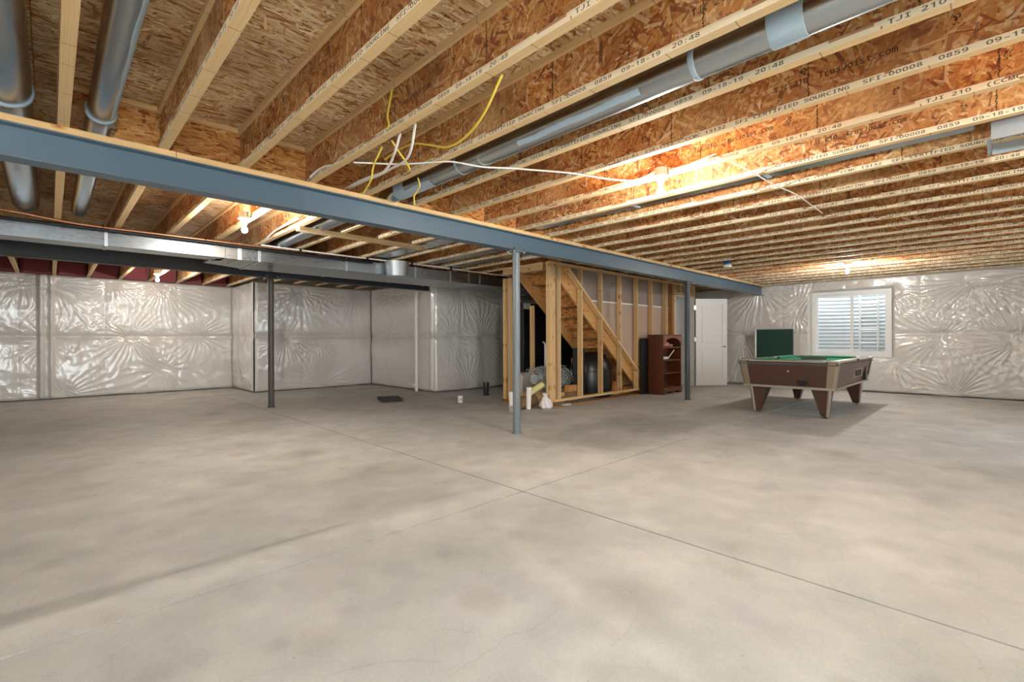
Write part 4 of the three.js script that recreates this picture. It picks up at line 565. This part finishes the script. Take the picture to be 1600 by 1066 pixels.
// ───────────────────────── pool table ─────────────────────────
{
  const t = thing('pool_table', 'coin-operated pool table with brown panels, metal corners and green cloth', 'pool table', [8.68, 0, -2.11]); const L = 2.46, W = 1.26, yt = .80, yb = .40; // L along x
  const taper = (y) => 1 - (yt - y) * .19; // body narrows downwards
  const bodyAt = (y) => [L / 2 - (yt - y) * .16, W / 2 - (yt - y) * .16];
  const side = (axis, s) => { const [lx, lz] = bodyAt(.735), [bx, bz] = bodyAt(yb + .03), pos = [];
    const q = axis === 'x' ? [[s * lx, .735, -lz], [s * lx, .735, lz], [s * bx, yb + .03, bz], [s * bx, yb + .03, -bz]] : [[-lx, .735, s * lz], [lx, .735, s * lz], [bx, yb + .03, s * bz], [-bx, yb + .03, s * bz]];
    const inn = q.map(([x, y, z]) => axis === 'x' ? [x - s * .025, y, z] : [x, y, z - s * .025]); const uv = [];
    const quad = (a, b, c, d) => { for (const p of [a, b, c, a, c, d]) { pos.push(...p); uv.push(axis === 'x' ? p[2] : p[0], p[1]); } };
    const o = s * (axis === 'x' ? 1 : -1) > 0; const Q = (a, b, c, d) => o ? quad(a, b, c, d) : quad(d, c, b, a); Q(...q); Q(inn[3], inn[2], inn[1], inn[0]); for (let i = 0; i < 4; i++) { const j = (i + 1) % 4; Q(q[j], q[i], inn[i], inn[j]); }
    const g = new THREE.BufferGeometry(); g.setAttribute('position', new THREE.Float32BufferAttribute(pos, 3)); g.setAttribute('uv', new THREE.Float32BufferAttribute(uv, 2)); g.computeVertexNormals(); return g; };
  obj('end_panel', side('x', -1), M.laminate, t); obj('end_panel', side('x', 1), M.laminate, t); obj('side_panel', side('z', -1), M.laminate, t); obj('side_panel', side('z', 1), M.laminate, t);
  // bottom metal trim and top metal apron
  const [bx, bz] = bodyAt(yb + .015), [tx, tz] = bodyAt(.75);
  obj('bottom_trim', [box(2 * bx, .032, .03, 0, yb + .016, bz), box(2 * bx, .032, .03, 0, yb + .016, -bz), box(.03, .032, 2 * bz + .03, bx, yb + .016, 0), box(.03, .032, 2 * bz + .03, -bx, yb + .016, 0)], M.chrome, t);
  obj('bottom_board', box(2 * bx, .02, 2 * bz, 0, yb + .03, 0), M.black, t);
  obj('top_trim', [box(2 * tx + .02, .03, .03, 0, .75, tz - .006), box(2 * tx + .02, .03, .03, 0, .75, -tz + .006), box(.03, .03, 2 * tz + .01, tx - .006, .75, 0), box(.03, .03, 2 * tz + .01, -tx + .006, .75, 0)], M.columnDark, t);
  // top rails: wood-metal ledge with pocket cut-outs, sloped cushions
  const rw = .12; const rail = (x0, x1, z0, z1) => new RoundedBoxGeometry(x1 - x0, .032, z1 - z0, 3, .012).translate((x0 + x1) / 2, .786, (z0 + z1) / 2);
  obj('rail', rail(-L / 2 - .01, -L / 2 + rw, -W / 2 + .13, W / 2 - .13), M.chrome, t); obj('rail', rail(L / 2 - rw, L / 2 + .01, -W / 2 + .13, W / 2 - .13), M.chrome, t);
  for (const s of [-1, 1]) { const za = s > 0 ? W / 2 - rw : -W / 2 - .01, zb2 = s > 0 ? W / 2 + .01 : -W / 2 + rw; obj('rail', rail(-L / 2 + .13, -.06, za, zb2), M.chrome, t); obj('rail', rail(.06, L / 2 - .13, za, zb2), M.chrome, t); }
  const cush = (len) => prism([[0, 0], [.05, .012], [.05, -.03], [0, -.03]], len, 'xy', -len / 2);
  const cE = (W - .42), cS = (L / 2 - .32);
  obj('cushion', cush(cE).rotateY(Math.PI).translate(-L / 2 + rw + .05, .795, 0), M.felt, t); obj('cushion', cush(cE).translate(L / 2 - rw - .05, .795, 0), M.felt, t);
  for (const s of [-1, 1]) for (const x of [-L / 4 + .01, L / 4 - .01]) obj('cushion', cush(cS).rotateY(s > 0 ? -Math.PI / 2 : Math.PI / 2).translate(x, .795, s * (W / 2 - rw - .05)), M.felt, t);
  obj('playing_bed', box(L - .2, .03, W - .2, 0, .752, 0), M.felt, t);
  for (const sx of [-1, 0, 1]) for (const sz of [-1, 1]) obj('pocket', new THREE.TorusGeometry(.058, .014, 8, 26).rotateX(Math.PI / 2).translate(sx * (L / 2 - (sx ? .075 : 0)), .79, sz * (W / 2 - (sx ? .075 : .05))), M.black, t);
  for (const sx of [-1, 0, 1]) for (const sz of [-1, 1]) obj('pocket_well', new THREE.CylinderGeometry(.056, .05, .034, 22).translate(sx * (L / 2 - (sx ? .075 : 0)), .766, sz * (W / 2 - (sx ? .075 : .05))), M.black, t);
  // metal corner castings: wrap both faces
  for (const sx of [-1, 1]) for (const sz of [-1, 1]) {
    const [ax, az] = bodyAt(.775), [cx, cz] = bodyAt(yb + .03), w1 = .112, w2 = .09, e = .009, g = new THREE.BufferGeometry(), pos = [];
    const R = (y, x, z, w) => { const r = .03, pts = [[x - w, z + e]]; for (let k = 0; k <= 6; k++) { const a = Math.PI / 2 * (1 - k / 6); pts.push([x + e - r + Math.cos(a) * r, z + e - r + Math.sin(a) * r]); } pts.push([x + e, z - w]); return pts.map(([p, q]) => [sx * p, y, sz * q]); };
    const A = R(.775, ax, az, w1), B = R(yb + .03, cx, cz, w2); for (let i = 0; i < A.length - 1; i++) { const q = [A[i], A[i + 1], B[i + 1], B[i]]; const f = sx * sz > 0 ? [0, 1, 2, 0, 2, 3] : [2, 1, 0, 3, 2, 0]; for (const k of f) pos.push(...q[k]); }
    for (const [P, y] of [[A, 1]]) for (let i = 1; i < P.length - 1; i++) { const q = [P[0], P[i], P[i + 1]]; for (const k of (sx * sz > 0 ? [0, 2, 1] : [0, 1, 2])) pos.push(...q[k]); }
    g.setAttribute('position', new THREE.Float32BufferAttribute(pos, 3)); g.computeVertexNormals(); obj('corner_casting', g, M.cornerMetal, t);
    obj('corner_cap', new RoundedBoxGeometry(.14, .03, .14, 3, .012).translate(sx * (L / 2 - .055), .79, sz * (W / 2 - .055)), M.chrome, t);
  }
  // legs: blades tapering down toward the outer corner, with a metal strip along that corner and a leveller foot
  for (const sx of [-1, 1]) for (const sz of [-1, 1]) {
    const top = yb + .012, oT = [1.10, .515], oB = [1.06, .478], iT = .235, iB = .085, y0 = .03, ring = (o, w, y) => [[o[0], y, o[1]], [o[0] - w, y, o[1]], [o[0] - w, y, o[1] - w], [o[0], y, o[1] - w]].map(([x, yy, z]) => [x * sx, yy, z * sz]);
    const A = ring(oT, iT, top), B = ring(oB, iB, y0), pos = [], uv = [], flip = sx * sz < 0;
    const quad = (p, q, r2, u) => { for (const v of flip ? [p, r2, q, p, u, r2] : [p, q, r2, p, r2, u]) { pos.push(...v); uv.push(v[0] + v[2], v[1]); } };
    for (let i = 0; i < 4; i++) { const j = (i + 1) % 4; quad(A[i], A[j], B[j], B[i]); } quad(A[3], A[2], A[1], A[0]); quad(B[0], B[1], B[2], B[3]);
    const g = new THREE.BufferGeometry(); g.setAttribute('position', new THREE.Float32BufferAttribute(pos, 3)); g.setAttribute('uv', new THREE.Float32BufferAttribute(uv, 2)); g.computeVertexNormals();
    const leg = obj('leg', g, M.laminate, t);
    obj('metal_edge', rod([(oB[0] - .012) * sx, y0, (oB[1] - .012) * sz], [(oT[0] - .012) * sx, top - .002, (oT[1] - .012) * sz], .024, 16), M.chrome, leg);
    obj('leveler_foot', lathe([[0, 0], [.034, 0], [.034, .009], [.014, .013], [.012, .034], [0, .034]], 18).translate((oB[0] - .04) * sx, .001, (oB[1] - .04) * sz), M.chrome, leg);
  }
  const [ex] = bodyAt(.52); obj('ball_return', [prism(circle(0, .49, .07, 34, .045), .012, 'zy', 0)].map((g) => { const e = g.translate(-bodyAt(.49)[0] - .005, 0, .20); return e; }), M.black, t); obj('lock', new THREE.CylinderGeometry(.014, .014, .014, 18).rotateZ(Math.PI / 2).translate(-bodyAt(.64)[0], .645, .03), M.chrome, t);
  const lz = bodyAt(.58)[1]; obj('coin_slot', [box(.5, .1, .012, .2, .582, lz + .002)], M.black, t); obj('coin_frame', [box(.53, .012, .018, .2, .637, lz + .008), box(.53, .012, .018, .2, .527, lz - .008), box(.014, .12, .018, -.06, .582, lz + .002), box(.014, .12, .018, .46, .582, lz + .002)], M.chrome, t);
  obj('coin_door', [box(.13, .27, .02, .78, .57, lz + .004)], M.black, t); obj('coin_mechanism', [box(.13, .07, .03, .9, .48, lz - .006)], M.chrome, t);
  const rk = thing('ball_rack', 'black triangular ball rack lying on the green cloth', 'ball rack', [8.95, .767, -2.12], .3); const tri = (r) => [0, 1, 2].map((k) => [Math.cos(k * 2.0944) * r, Math.sin(k * 2.0944) * r]); obj('frame', prism(tri(.2), .05, 'xy', 0, [tri(.165)], .004).rotateX(-Math.PI / 2), M.blackGloss, rk);
  const gb = thing('green_board', 'dark green board standing upright against the wall behind the pool table', 'board', [11.94, 0, -3.63]); obj('panel', new RoundedBoxGeometry(.022, 1.28, .78, 2, .004).translate(0, .68, .01), M.greenBoard, gb); obj('edge_frame', [box(.03, 1.3, .018, 0, .68, .405, 'y'), box(.03, .018, .8, 0, 1.322, 0, 'z'), box(.03, .018, .8, 0, .04, 0, 'z')], M.columnSlate, gb); obj('tube_leg', rod([-.018, .0, -.375], [-.018, 1.33, -.375], .02, 14), M.vinyl, gb);
}
renderer.render(scene, camera);
